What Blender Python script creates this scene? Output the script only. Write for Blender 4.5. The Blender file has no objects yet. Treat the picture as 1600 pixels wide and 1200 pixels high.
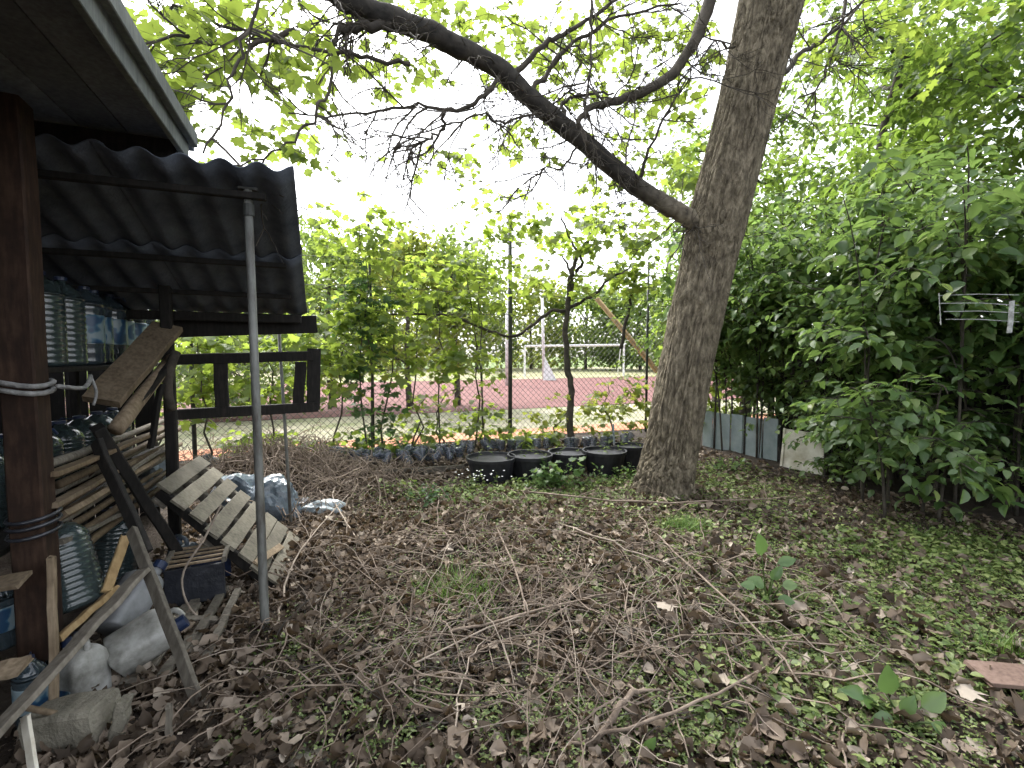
import bpy, math, random
import numpy as np
from mathutils import Vector, Matrix, noise
random.seed(7); rng = np.random.default_rng(7)
scene = bpy.context.scene
col = scene.collection
R = math.radians

# ------------------------------------------------------------------ camera
F, CAMH, PITCH = 740.0, 1.55, R(3.5)
cam = bpy.data.cameras.new('camera'); camo = bpy.data.objects.new('camera', cam); col.objects.link(camo)
cam.sensor_width = 36; cam.lens = 36 * F / 1600; cam.clip_start = .05; cam.clip_end = 900
camo.location = (0, 0, CAMH); camo.rotation_euler = (R(90) - PITCH, 0, 0)
scene.camera = camo
# ------------------------------------------------------------------ sky and sun (bright overcast)
world = bpy.data.worlds.new('World'); scene.world = world; world.use_nodes = True
wn, wl = world.node_tree.nodes, world.node_tree.links
sky = wn.new('ShaderNodeTexSky'); sky.sky_type = 'NISHITA'; sky.sun_disc = False
SUN_EL, SUN_AZ = R(52), R(-32)
sky.sun_elevation = SUN_EL; sky.sun_rotation = SUN_AZ; sky.dust_density = 3.0; sky.air_density = 1.0
hsv = wn.new('ShaderNodeHueSaturation'); hsv.inputs['Saturation'].default_value = .22
wl.new(sky.outputs[0], hsv.inputs['Color']); wl.new(hsv.outputs[0], wn['Background'].inputs[0])
wn['Background'].inputs[1].default_value = .15
sl = bpy.data.lights.new('sun', 'SUN'); sl.energy = 1.4; sl.angle = R(25); sl.color = (1, .97, .92)
so = bpy.data.objects.new('sun', sl); col.objects.link(so)
sv = Vector((math.sin(SUN_AZ) * math.cos(SUN_EL), math.cos(SUN_AZ) * math.cos(SUN_EL), math.sin(SUN_EL)))
so.rotation_euler = (-sv).to_track_quat('-Z', 'Y').to_euler()
scene.view_settings.view_transform = 'Standard'; scene.view_settings.look = 'None'
scene.view_settings.gamma = 1; scene.view_settings.use_curve_mapping = False
scene.view_settings.exposure = 2.15
scene.render.engine = 'CYCLES'
cy = scene.cycles
cy.use_denoising = True; cy.max_bounces = 5; cy.diffuse_bounces = 3; cy.transmission_bounces = 4; cy.glossy_bounces = 2; cy.transparent_max_bounces = 6; cy.adaptive_threshold = .03
cy.caustics_reflective = False; cy.caustics_refractive = False

# ------------------------------------------------------------------ measuring helpers
FW = Vector((0, math.cos(PITCH), -math.sin(PITCH))); UPC = Vector((0, math.sin(PITCH), math.cos(PITCH))); C0 = Vector((0, 0, CAMH))
def ray(px, py): return Vector((1, 0, 0)) * ((px - 800) / F) + UPC * ((600 - py) / F) + FW
def P(px, py, Y):
    d = ray(px, py); return C0 + d * (Y / d.y)
def G(px, py, z=0.0):
    d = ray(px, py); return C0 + d * ((z - CAMH) / d.z)
D = Vector((-.371, .928, 0)).normalized(); E = Vector((D.y, -D.x, 0)); UP = Vector((0, 0, 1))
def S(u, v, z): return D * u + E * v + UP * z                        # the plot's own axes: u away along the shed, v across it
def PV(px, py, v):
    d = ray(px, py); return C0 + d * (v / d.dot(E))
def PU(px, py, u):
    d = ray(px, py); return C0 + d * (u / d.dot(D))
Dn, En = np.array(D), np.array(E)
def gz(x, y):
    x = np.asarray(x, float); y = np.asarray(y, float)
    u = x * Dn[0] + y * Dn[1]
    m = np.clip((7.9 - u) / .8, 0, 1)
    h = .025 * np.sin(1.9 * x + .7 * y) * np.cos(1.3 * y - .4 * x) + .018 * np.sin(4.3 * x + 1) * np.sin(3.7 * y + 2) + .008 * np.sin(11 * x + 3 * y) * np.sin(9 * y)
    h = h + .36 * np.exp(-(((x + 2.75) / .95) ** 2 + ((y - 5.5) / .75) ** 2)) + .10 * np.exp(-(((x - .3) / 1.1) ** 2 + ((y - 4.1) / .9) ** 2))
    h = h + .05 * np.exp(-(((x - 1.7) / .6) ** 2 + ((y - 5.15) / .6) ** 2))
    return h * m
def gzf(x, y): return float(gz(x, y))
def OnG(px, py):
    p = G(px, py)
    for _ in range(4): p = G(px, py, gzf(p.x, p.y))
    return p

# ------------------------------------------------------------------ object helpers
def link(o, parent=None, kind=None, world_geo=True):
    col.objects.link(o)
    if parent is not None:
        o.parent = parent
        if world_geo and parent.type == 'EMPTY': o.matrix_parent_inverse = parent.matrix_basis.inverted()
    if kind: o['kind'] = kind
    return o
def tag(o, label=None, cat=None, group=None, kind=None):
    for k, v in (('label', label), ('category', cat), ('group', group), ('kind', kind)):
        if v: o[k] = v
    return o
def thing(name, label, cat, loc=(0, 0, 0), group=None, rot=(0, 0, 0)):
    o = bpy.data.objects.new(name, None); col.objects.link(o); o.location = loc; o.rotation_euler = rot; o.empty_display_size = .05
    return tag(o, label, cat, group)
def copy_tree(o, parent=None):
    c = o.copy(); col.objects.link(c); c.parent = parent
    if parent is not None: c.matrix_parent_inverse = o.matrix_parent_inverse.copy()
    for ch in list(o.children): copy_tree(ch, c)
    return c
class MB:
    def __init__(s): s.v = []; s.f = []; s.smooth = False
    def add(s, vs, fs):
        n = len(s.v); s.v += [tuple(v) for v in vs]; s.f += [tuple(i + n for i in f) for f in fs]; return s
    def box(s, c, x, y, z):                                          # centre and three half vectors
        c = Vector(c); x = Vector(x); y = Vector(y); z = Vector(z)
        vs = [c + x * a + y * b + z * d for a in (-1, 1) for b in (-1, 1) for d in (-1, 1)]
        return s.add(vs, [(0, 1, 3, 2), (4, 6, 7, 5), (0, 4, 5, 1), (2, 3, 7, 6), (0, 2, 6, 4), (1, 5, 7, 3)])
    def bar(s, a, b, w, h, up=(0, 0, 1), seg=4, jit=.002, ch=.12):   # a plank: chamfered section, slightly warped, worn ends
        a = Vector(a); b = Vector(b); t = (b - a).normalized(); up = Vector(up)
        x = t.cross(up)
        x = Vector((1, 0, 0)) if x.length < 1e-4 else x.normalized()
        y = x.cross(t).normalized(); c = min(w, h) * ch
        sec = [(w / 2 - c, h / 2), (w / 2, h / 2 - c), (w / 2, -h / 2 + c), (w / 2 - c, -h / 2), (-w / 2 + c, -h / 2), (-w / 2, -h / 2 + c), (-w / 2, h / 2 - c), (-w / 2 + c, h / 2)]
        n0 = len(s.v)
        for i in range(seg + 1):
            p = a.lerp(b, i / seg) + x * random.uniform(-jit, jit) + y * random.uniform(-jit, jit)
            k = 1 + random.uniform(-jit, jit) * 4
            for q, r in sec: s.v.append(tuple(p + x * q * k + y * r + t * (random.uniform(-jit, jit) * 2 if i in (0, seg) else 0)))
        for i in range(seg):
            for j in range(8):
                s.f.append((n0 + i * 8 + j, n0 + i * 8 + (j + 1) % 8, n0 + i * 8 + 8 + (j + 1) % 8, n0 + i * 8 + 8 + j))
        s.f.append(tuple(n0 + j for j in range(8))[::-1]); s.f.append(tuple(n0 + seg * 8 + j for j in range(8)))
        return s
    def tube(s, pts, rad, n=6, cap=True):
        pts = [Vector(p) for p in pts]
        if not hasattr(rad, '__len__'): rad = [rad] * len(pts)
        n0 = len(s.v); x = None
        for i, p in enumerate(pts):
            t = (pts[min(i + 1, len(pts) - 1)] - pts[max(i - 1, 0)])
            if t.length < 1e-7: t = Vector((0, 0, 1))
            t.normalize()
            if x is None:
                x = t.cross(Vector((.3, .2, 1))); x = x if x.length > .05 else t.cross(Vector((1, 0, 0)))
            x = (x - t * x.dot(t)); x = x.normalized() if x.length > 1e-6 else t.orthogonal().normalized()
            y = t.cross(x)
            for j in range(n):
                a = 2 * math.pi * j / n; s.v.append(tuple(p + (x * math.cos(a) + y * math.sin(a)) * rad[i]))
        for i in range(len(pts) - 1):
            for j in range(n):
                s.f.append((n0 + i * n + j, n0 + i * n + (j + 1) % n, n0 + i * n + n + (j + 1) % n, n0 + i * n + n + j))
        if cap: s.f.append(tuple(n0 + j for j in range(n))[::-1]); s.f.append(tuple(n0 + (len(pts) - 1) * n + j for j in range(n)))
        return s
    def lathe(s, prof, n=20, c=(0, 0, 0), square=0.0):
        n0 = len(s.v)
        for r, z in prof:
            for j in range(n):
                a = 2 * math.pi * j / n; k = 1.0
                if square: k = 1 + square * (1 / max(abs(math.cos(a)), abs(math.sin(a))) - 1)
                s.v.append((c[0] + r * k * math.cos(a), c[1] + r * k * math.sin(a), c[2] + z))
        for i in range(len(prof) - 1):
            for j in range(n):
                s.f.append((n0 + i * n + j, n0 + i * n + (j + 1) % n, n0 + i * n + n + (j + 1) % n, n0 + i * n + n + j))
        s.f.append(tuple(n0 + j for j in range(n))[::-1]); s.f.append(tuple(n0 + (len(prof) - 1) * n + j for j in range(n)))
        return s
    def build(s, name, mat, parent=None, kind=None, smooth=False, world_geo=True):
        me = bpy.data.meshes.new(name); me.from_pydata(s.v, [], s.f); me.materials.append(mat)
        if smooth: me.polygons.foreach_set('use_smooth', [True] * len(me.polygons))
        me.update()
        return link(bpy.data.objects.new(name, me), parent, kind, world_geo)
def np_mesh(name, verts, tris, mat, rnd=None, smooth=False):
    me = bpy.data.meshes.new(name); nv, nt = len(verts), len(tris); k = tris.shape[1]
    me.vertices.add(nv); me.vertices.foreach_set('co', np.ascontiguousarray(verts, np.float32).ravel())
    me.loops.add(nt * k); me.loops.foreach_set('vertex_index', np.ascontiguousarray(tris, np.int32).ravel())
    me.polygons.add(nt); me.polygons.foreach_set('loop_start', np.arange(0, nt * k, k, dtype=np.int32))
    if smooth: me.polygons.foreach_set('use_smooth', np.ones(nt, bool))
    me.update(calc_edges=True)
    if rnd is not None:
        at = me.attributes.new('rnd', 'FLOAT', 'POINT'); at.data.foreach_set('value', np.ascontiguousarray(rnd, np.float32))
    me.materials.append(mat); return me
def spline(pts, n):
    pts = [Vector(p) for p in pts]; out = []; m = len(pts) - 1
    for i in range(n + 1):
        t = i / n * m; k = min(int(t), m - 1); f = t - k
        p0, p1, p2, p3 = pts[max(k - 1, 0)], pts[k], pts[k + 1], pts[min(k + 2, m)]
        out.append(.5 * ((2 * p1) + (p2 - p0) * f + (2 * p0 - 5 * p1 + 4 * p2 - p3) * f * f + (3 * p1 - p0 - 3 * p2 + p3) * f ** 3))
    return out

# ------------------------------------------------------------------ materials
def mat_new(name):
    m = bpy.data.materials.new(name); m.use_nodes = True
    return m, m.node_tree.nodes, m.node_tree.links, m.node_tree.nodes['Principled BSDF']
def ramp(n, stops):
    r = n.new('ShaderNodeValToRGB'); e = r.color_ramp.elements
    while len(e) < len(stops): e.new(.5)
    for k, (p, c) in zip(e, stops): k.position = p; k.color = (*c, 1)
    return r
def noisy(name, stops, scale=6, rough=.85, stretch=(1, 1, 1), bump=.3, bscale=None, detail=6, coord='Object', spec=.3, metal=0, dist=.02):
    m, n, l, b = mat_new(name)
    tc = n.new('ShaderNodeTexCoord'); mp = n.new('ShaderNodeMapping'); mp.inputs['Scale'].default_value = stretch
    l.new(tc.outputs[coord], mp.inputs[0])
    t = n.new('ShaderNodeTexNoise'); t.inputs['Scale'].default_value = scale; t.inputs['Detail'].default_value = detail; t.inputs['Roughness'].default_value = .65
    l.new(mp.outputs[0], t.inputs[0]); r = ramp(n, stops); l.new(t.outputs[0], r.inputs[0]); l.new(r.outputs[0], b.inputs['Base Color'])
    t2 = n.new('ShaderNodeTexNoise'); t2.inputs['Scale'].default_value = bscale or scale * 3; t2.inputs['Detail'].default_value = 5
    l.new(mp.outputs[0], t2.inputs[0]); bp = n.new('ShaderNodeBump'); bp.inputs['Strength'].default_value = bump; bp.inputs['Distance'].default_value = dist
    l.new(t2.outputs[0], bp.inputs['Height']); l.new(bp.outputs[0], b.inputs['Normal'])
    b.inputs['Roughness'].default_value = rough; b.inputs['Specular IOR Level'].default_value = spec; b.inputs['Metallic'].default_value = metal
    return m
def wood(name, a, b_, c, rough=.8):
    """weathered timber: blotches plus fine streaks; generated coordinates stay with each plank"""
    m, n, l, b = mat_new(name)
    tc = n.new('ShaderNodeTexCoord'); oi = n.new('ShaderNodeObjectInfo')
    ad = n.new('ShaderNodeVectorMath'); ad.operation = 'ADD'; l.new(tc.outputs['Object'], ad.inputs[0]); l.new(oi.outputs['Random'], ad.inputs[1])
    t = n.new('ShaderNodeTexNoise'); t.inputs['Scale'].default_value = 7; t.inputs['Detail'].default_value = 8; t.inputs['Roughness'].default_value = .7; l.new(ad.outputs[0], t.inputs[0])
    mp = n.new('ShaderNodeMapping'); mp.inputs['Scale'].default_value = (55, 55, 9); l.new(ad.outputs[0], mp.inputs[0])
    t2 = n.new('ShaderNodeTexNoise'); t2.inputs['Scale'].default_value = 1; t2.inputs['Detail'].default_value = 4; l.new(mp.outputs[0], t2.inputs[0])
    mx = n.new('ShaderNodeMath'); mx.operation = 'MULTIPLY_ADD'; mx.inputs[1].default_value = .5; l.new(t2.outputs[0], mx.inputs[0])
    h = n.new('ShaderNodeMath'); h.operation = 'MULTIPLY'; h.inputs[1].default_value = .55; l.new(t.outputs[0], h.inputs[0]); l.new(h.outputs[0], mx.inputs[2])
    r = ramp(n, [(.33, a), (.52, b_), (.72, c)]); l.new(mx.outputs[0], r.inputs[0])
    hs = n.new('ShaderNodeHueSaturation'); l.new(r.outputs[0], hs.inputs['Color'])
    vr = n.new('ShaderNodeMapRange'); vr.inputs['To Min'].default_value = .7; vr.inputs['To Max'].default_value = 1.25; l.new(oi.outputs['Random'], vr.inputs[0]); l.new(vr.outputs[0], hs.inputs['Value'])
    l.new(hs.outputs[0], b.inputs['Base Color'])
    bp = n.new('ShaderNodeBump'); bp.inputs['Strength'].default_value = .5; bp.inputs['Distance'].default_value = .004; l.new(mx.outputs[0], bp.inputs['Height']); l.new(bp.outputs[0], b.inputs['Normal'])
    b.inputs['Roughness'].default_value = rough; b.inputs['Specular IOR Level'].default_value = .25
    return m
def leafmat(name, stops, trans=.45, tcol=(.30, .42, .05), rough=.5, spec=.35, obj=False):
    m, n, l, b = mat_new(name); n.remove(b)
    at = n.new('ShaderNodeAttribute'); at.attribute_name = 'rnd'
    r = ramp(n, stops); l.new(at.outputs['Fac'], r.inputs[0])
    df = n.new('ShaderNodeBsdfDiffuse'); l.new(r.outputs[0], df.inputs[0])
    tr = n.new('ShaderNodeBsdfTranslucent'); mixc = n.new('ShaderNodeMix'); mixc.data_type = 'RGBA'; mixc.inputs['Factor'].default_value = .6
    l.new(r.outputs[0], mixc.inputs['A']); mixc.inputs['B'].default_value = (*tcol, 1); l.new(mixc.outputs['Result'], tr.inputs[0])
    mx = n.new('ShaderNodeMixShader'); mx.inputs[0].default_value = trans
    l.new(df.outputs[0], mx.inputs[1]); l.new(tr.outputs[0], mx.inputs[2])
    gl = n.new('ShaderNodeBsdfGlossy'); gl.inputs['Roughness'].default_value = rough
    m2 = n.new('ShaderNodeMixShader'); m2.inputs[0].default_value = .10 * spec; l.new(mx.outputs[0], m2.inputs[1]); l.new(gl.outputs[0], m2.inputs[2])
    l.new(m2.outputs[0], n['Material Output'].inputs[0])
    return m
def plastic(name, c, rough=.35, alpha=1.0, spec=.5, dirt=.3):
    m = noisy(name, [(.3, tuple(x * (1 - dirt) for x in c)), (.7, c)], 9, rough, bump=.08, bscale=14, spec=spec)
    m.node_tree.nodes['Principled BSDF'].inputs['Alpha'].default_value = alpha
    return m
M = {}
M['soil'] = noisy('soil', [(.3, (.018, .013, .010)), (.55, (.045, .034, .026)), (.75, (.085, .068, .052))], 5, .95, bump=.8, bscale=45)
M['litter'] = leafmat('dead_leaf', [(0, (.024, .017, .011)), (.28, (.08, .058, .040)), (.55, (.165, .126, .093)), (.8, (.28, .228, .178)), (1, (.43, .375, .31))], .12, (.3, .2, .1), .75, .25)
M['twig'] = noisy('dry_twig', [(.3, (.10, .074, .055)), (.7, (.30, .24, .19))], 9, .85, bump=.3)
M['twig_pale'] = noisy('pale_twig', [(.3, (.17, .135, .11)), (.7, (.38, .32, .26))], 9, .85, bump=.3)
M['bark'] = noisy('tree_bark', [(.3, (.045, .037, .026)), (.48, (.135, .114, .08)), (.68, (.27, .232, .168))], 20, .9, (1, 1, .42), 1.0, 46, dist=.03)
M['bark_dark'] = noisy('branch_bark', [(.3, (.012, .011, .010)), (.7, (.055, .048, .040))], 9, .9, bump=.7, bscale=40, dist=.008)
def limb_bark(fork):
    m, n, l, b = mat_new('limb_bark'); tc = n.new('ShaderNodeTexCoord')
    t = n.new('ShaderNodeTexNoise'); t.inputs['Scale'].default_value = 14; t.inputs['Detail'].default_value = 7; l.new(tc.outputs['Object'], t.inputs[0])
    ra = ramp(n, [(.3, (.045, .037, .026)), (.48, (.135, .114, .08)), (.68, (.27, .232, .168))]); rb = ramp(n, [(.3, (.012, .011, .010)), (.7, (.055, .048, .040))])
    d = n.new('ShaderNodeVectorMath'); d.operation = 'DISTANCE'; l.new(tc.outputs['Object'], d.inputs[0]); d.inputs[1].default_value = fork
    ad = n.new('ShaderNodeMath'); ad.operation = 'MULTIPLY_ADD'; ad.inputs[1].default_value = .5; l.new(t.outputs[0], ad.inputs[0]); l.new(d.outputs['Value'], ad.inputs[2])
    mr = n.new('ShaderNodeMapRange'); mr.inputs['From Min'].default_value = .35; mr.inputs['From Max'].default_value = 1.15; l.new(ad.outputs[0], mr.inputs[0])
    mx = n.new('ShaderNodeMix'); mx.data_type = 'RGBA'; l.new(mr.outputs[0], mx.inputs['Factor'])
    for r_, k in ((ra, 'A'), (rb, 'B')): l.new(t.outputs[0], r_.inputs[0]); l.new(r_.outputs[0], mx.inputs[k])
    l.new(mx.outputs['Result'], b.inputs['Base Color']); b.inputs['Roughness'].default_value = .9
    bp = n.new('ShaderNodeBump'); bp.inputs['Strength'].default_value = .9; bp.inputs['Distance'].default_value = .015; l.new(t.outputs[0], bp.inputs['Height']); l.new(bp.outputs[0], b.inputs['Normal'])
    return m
M['bark_thin'] = noisy('thin_branch_bark', [(.3, (.03, .026, .022)), (.7, (.095, .082, .066))], 9, .9, bump=.5, bscale=40)
M['leaf_maple'] = leafmat('maple_leaf', [(0, (.035, .075, .012)), (.5, (.07, .13, .02)), (1, (.13, .19, .03))], .6, (.42, .53, .08))
M['leaf_vine'] = leafmat('vine_leaf', [(0, (.05, .095, .017)), (.5, (.10, .17, .03)), (1, (.18, .245, .05))], .62, (.44, .56, .08))
M['leaf_ivy'] = leafmat('ivy_leaf', [(0, (.02, .05, .018)), (1, (.055, .11, .04))], .4, (.16, .3, .06))
M['leaf_hedge'] = leafmat('shrub_leaf', [(0, (.035, .08, .025)), (.45, (.08, .15, .045)), (.9, (.15, .23, .08)), (1, (.24, .28, .09))], .5, (.30, .45, .10), .42, .45)
M['leaf_tree'] = leafmat('tree_leaf', [(0, (.03, .07, .015)), (.5, (.065, .13, .025)), (1, (.13, .20, .04))], .55, (.32, .46, .07))
M['leaf_far'] = leafmat('far_leaf', [(0, (.035, .075, .02)), (.5, (.08, .14, .03)), (1, (.15, .20, .045))], .5, (.36, .48, .09))
M['leaf_yellow'] = leafmat('yellow_green_leaf', [(0, (.07, .12, .02)), (.5, (.14, .19, .03)), (1, (.24, .26, .05))], .5, (.45, .5, .08))
M['weed'] = leafmat('weed_leaf', [(0, (.06, .10, .025)), (.5, (.125, .175, .05)), (1, (.24, .28, .10))], .3, (.25, .36, .06))
M['seedling'] = leafmat('seedling_leaf', [(0, (.07, .14, .045)), (.5, (.12, .20, .08)), (1, (.20, .27, .10))], .35, (.24, .38, .08), .3)
M['grass'] = leafmat('grass_blade', [(0, (.05, .11, .02)), (1, (.14, .23, .05))], .35, (.22, .35, .05))
M['wood_grey'] = wood('weathered_grey_wood', (.06, .052, .041), (.13, .116, .094), (.21, .19, .157))
M['wood_slat'] = wood('pallet_wood', (.07, .064, .050), (.14, .128, .10), (.20, .185, .145))
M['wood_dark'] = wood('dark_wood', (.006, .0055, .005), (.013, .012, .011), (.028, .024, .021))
M['wood_pole'] = wood('brown_pole_wood', (.05, .035, .022), (.11, .08, .05), (.19, .145, .09))
M['wood_shade'] = wood('shade_black_wood', (.003, .003, .003), (.006, .0055, .005), (.012, .010, .009))  # near-black so the added boards read as deep shade, not a tar coat
M['wood_red'] = wood('red_brown_wood', (.010, .0055, .004), (.024, .0125, .008), (.055, .032, .02))
M['wood_pale'] = wood('pale_yellow_wood', (.20, .13, .06), (.34, .235, .115), (.45, .33, .18))
M['wood_tan'] = wood('tan_wood', (.09, .066, .043), (.19, .145, .097), (.30, .235, .165))
M['soffit'] = wood('dark_soffit', (.06, .063, .07), (.10, .105, .117), (.15, .158, .17))
M['fascia'] = wood('grey_painted_fascia', (.075, .085, .083), (.135, .15, .145), (.21, .225, .21))
M['cement'] = noisy('corrugated_cement', [(.3, (.05, .06, .08)), (.7, (.125, .145, .18))], 4, .9, bump=.25, bscale=60)
M['steel'] = noisy('galvanised_pole', [(.3, (.06, .05, .042)), (.5, (.16, .165, .155)), (.75, (.25, .255, .235))], 16, .6, (1, 1, .25), .15, 60, spec=.4, metal=.25)
M['steel_dark'] = noisy('dark_steel', [(.3, (.02, .022, .021)), (.7, (.07, .075, .07))], 14, .6, bump=.2, spec=.4)
M['wire'] = noisy('fence_wire', [(.3, (.03, .033, .03)), (.7, (.08, .083, .075))], 8, .6, bump=.1)
M['bottle'] = plastic('clear_blue_plastic', (.05, .07, .085), .12, .85, .8, .35)
M['bottle_dark'] = plastic('green_grey_plastic', (.045, .065, .068), .14, .9, .8, .35)
M['bottle_edge'] = plastic('dusty_clear_plastic', (.12, .14, .18), .18, .6, .8, .5)
M['cap'] = plastic('blue_cap', (.012, .025, .07), .4)
M['jug'] = noisy('dirty_white_plastic', [(.3, (.10, .098, .085)), (.5, (.28, .28, .26)), (.7, (.44, .445, .43))], 7, .45, bump=.1, spec=.4)
M['jug_grey'] = noisy('dusty_grey_plastic', [(.3, (.09, .095, .10)), (.7, (.24, .25, .26))], 5, .45, bump=.1, spec=.4)
M['foam'] = noisy('dirty_foam', [(.3, (.12, .112, .088)), (.7, (.27, .25, .20))], 7, .95, bump=.5, bscale=70)
M['pot'] = noisy('black_pot_plastic', [(.3, (.008, .008, .010)), (.7, (.028, .028, .032))], 8, .5, bump=.1)
M['bag'] = noisy('blue_grey_film', [(.3, (.06, .08, .10)), (.6, (.14, .175, .21)), (.8, (.27, .31, .34))], 6, .22, bump=.8, bscale=16, spec=.7)
M['bag_white'] = noisy('pale_film', [(.3, (.20, .25, .28)), (.7, (.40, .45, .47))], 6, .3, bump=.7, bscale=14, spec=.6)
M['bag_dark'] = noisy('dark_film', [(.3, (.010, .012, .016)), (.7, (.035, .038, .048))], 6, .3, bump=.7, bscale=14, spec=.6)
M['rack'] = noisy('dirty_white_paint', [(.35, (.16, .16, .15)), (.6, (.38, .39, .38))], 30, .6, bump=.1)
M['panel'] = noisy('blue_grey_sheet', [(.3, (.17, .21, .22)), (.7, (.29, .33, .34))], 4, .6, bump=.1)
M['board_white'] = noisy('stained_white_board', [(.3, (.36, .32, .24)), (.55, (.60, .57, .49)), (.75, (.72, .70, .63))], 5, .8, bump=.2)
M['white'] = noisy('white_paint', [(.3, (.62, .63, .64)), (.7, (.8, .8, .8))], 5, .5, bump=.05)
M['rope'] = noisy('grey_cloth', [(.3, (.12, .12, .12)), (.7, (.32, .32, .31))], 20, .9, bump=.5)
M['track'] = noisy('red_track', [(.35, (.115, .045, .042)), (.65, (.165, .075, .07))], .8, .9, bump=.2, bscale=40)
M['clay'] = noisy('orange_clay', [(.35, (.38, .16, .085)), (.65, (.58, .30, .20))], 1.5, .95, bump=.4, bscale=20)
M['path'] = noisy('pale_path', [(.35, (.17, .19, .09)), (.55, (.30, .28, .20)), (.7, (.42, .37, .30))], .9, .95, bump=.4, bscale=20)
M['sand'] = noisy('bare_pitch', [(.35, (.16, .19, .075)), (.65, (.30, .26, .17))], .25, .95, bump=.2)
M['turf'] = noisy('turf', [(.35, (.07, .12, .03)), (.65, (.14, .19, .05))], .3, .95, bump=.2)
def label_mat():
    m, n, l, b = mat_new('blue_bottle_label')
    tc = n.new('ShaderNodeTexCoord'); oi = n.new('ShaderNodeObjectInfo')
    ad = n.new('ShaderNodeVectorMath'); ad.operation = 'ADD'; l.new(tc.outputs['Object'], ad.inputs[0]); l.new(oi.outputs['Random'], ad.inputs[1])
    w = n.new('ShaderNodeTexWave'); w.inputs['Scale'].default_value = 2.2; w.inputs['Distortion'].default_value = 9; w.inputs['Detail'].default_value = 2; w.inputs['Detail Scale'].default_value = 3
    l.new(ad.outputs[0], w.inputs[0]); r = ramp(n, [(.25, (.02, .06, .13)), (.5, (.05, .14, .22)), (.72, (.19, .25, .28))]); l.new(w.outputs['Fac'], r.inputs[0]); l.new(r.outputs[0], b.inputs['Base Color'])
    b.inputs['Roughness'].default_value = .35
    return m
M['label'] = label_mat()

# ------------------------------------------------------------------ leaves
def fan(outline, bend=0.0, fold=0.0):
    v = [(0, .45, 0)] + [(x, y, 0) for x, y in outline]
    v = np.array([(x, y, fold * abs(x) - bend * (y - .3) ** 2) for x, y, _ in v], float)
    n = len(outline); t = np.array([(0, 1 + i, 1 + (i + 1) % n) for i in range(n)])
    return v, t
MAPLE = fan([(0, 0), (.22, -.05), (.33, .12), (.60, .22), (.42, .42), (.55, .72), (.25, .66), (.0, 1.05), (-.25, .66), (-.55, .72), (-.42, .42), (-.60, .22), (-.33, .12), (-.22, -.05)], .25, .18)
OVATE = fan([(0, 0), (.20, .14), (.30, .38), (.24, .66), (.10, .88), (0, 1.0), (-.10, .88), (-.24, .66), (-.30, .38), (-.20, .14)], .35, .28)
SMALL = (np.array([(0, 0, 0), (.27, .42, .07), (0, 1, -.08), (-.27, .42, .07)], float), np.array([(0, 1, 2), (0, 2, 3)]))
CLUMP = (np.array([(0, 0, 0), (.34, .3, .08), (.16, .72, .02), (0, 1, -.1), (-.16, .72, .02), (-.34, .3, .08)], float), np.array([(0, 1, 2), (0, 2, 4), (2, 3, 4), (0, 4, 5)]))
def deadleaf():
    gx, gy = np.meshgrid(np.linspace(-1, 1, 4), np.linspace(0, 1, 5)); w = .40 * np.sin(np.pi * np.clip(gy * .92 + .05, 0, 1)) ** .7
    x = gx * w; y = gy; z = .9 * x * x * 2.2 + .35 * (gy - .5) ** 2 + .06 * np.sin(5 * gx + 7 * gy)
    v = np.stack([x.ravel(), y.ravel(), z.ravel()], 1); t = []
    for j in range(4):
        for i in range(3):
            a = j * 4 + i; t += [(a, a + 1, a + 5), (a, a + 5, a + 4)]
    return v, np.array(t)
DEAD = deadleaf()
def unit(a): return a / np.maximum(np.linalg.norm(a, axis=1, keepdims=True), 1e-9)
def basis(fwd, nrm):
    y = unit(fwd); x = unit(np.cross(y, nrm)); z = np.cross(x, y); return x, y, z
def cloud(name, tm, pos, fwd, nrm, size, mat, parent=None, kind='stuff', curl=(1, 1), rnd=None, jit=0.0):
    pos, fwd, nrm, size = map(lambda a: np.asarray(a, float), (pos, fwd, nrm, size))
    v, t = tm; N, K = len(pos), len(v); x, y, z = basis(fwd, nrm)
    cu = rng.uniform(*curl, N); s = size[:, None, None]
    w = pos[:, None, :] + s * (v[None, :, 0, None] * x[:, None] + v[None, :, 1, None] * y[:, None] + (v[None, :, 2] * cu[:, None])[..., None] * z[:, None])
    if jit: w = w + rng.normal(0, jit, w.shape) * s
    tr = (t[None] + (np.arange(N) * K)[:, None, None]).reshape(-1, t.shape[1])
    if rnd is None: rnd = rng.random(N)
    me = np_mesh(name, w.reshape(-1, 3), tr, mat, np.repeat(rnd, K))
    return link(bpy.data.objects.new(name, me), parent, kind)
def single_meshes(name, tm, mat, n=6, curl=(1, 1), jit=0.0):
    out = []
    for i in range(n):
        v = tm[0].copy(); v += rng.normal(0, jit, v.shape); v[:, 2] *= rng.uniform(*curl); v[:, 0] *= rng.uniform(.85, 1.15)
        out.append(np_mesh(name, v, tm[1], mat, np.full(len(v), (i + .5) / n)))
    return out
def singles(meshes, pos, fwd, nrm, size, parent, name='leaf'):
    pos, fwd, nrm = map(lambda a: np.asarray(a, float), (pos, fwd, nrm)); x, y, z = basis(fwd, nrm)
    for i in range(len(pos)):
        o = bpy.data.objects.new(name, meshes[i % len(meshes)])
        s = size[i]; m = Matrix.Identity(4)
        for r in range(3): m[r][0] = x[i, r] * s; m[r][1] = y[i, r] * s; m[r][2] = z[i, r] * s; m[r][3] = pos[i, r]
        link(o, parent); o.matrix_basis = m
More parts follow.
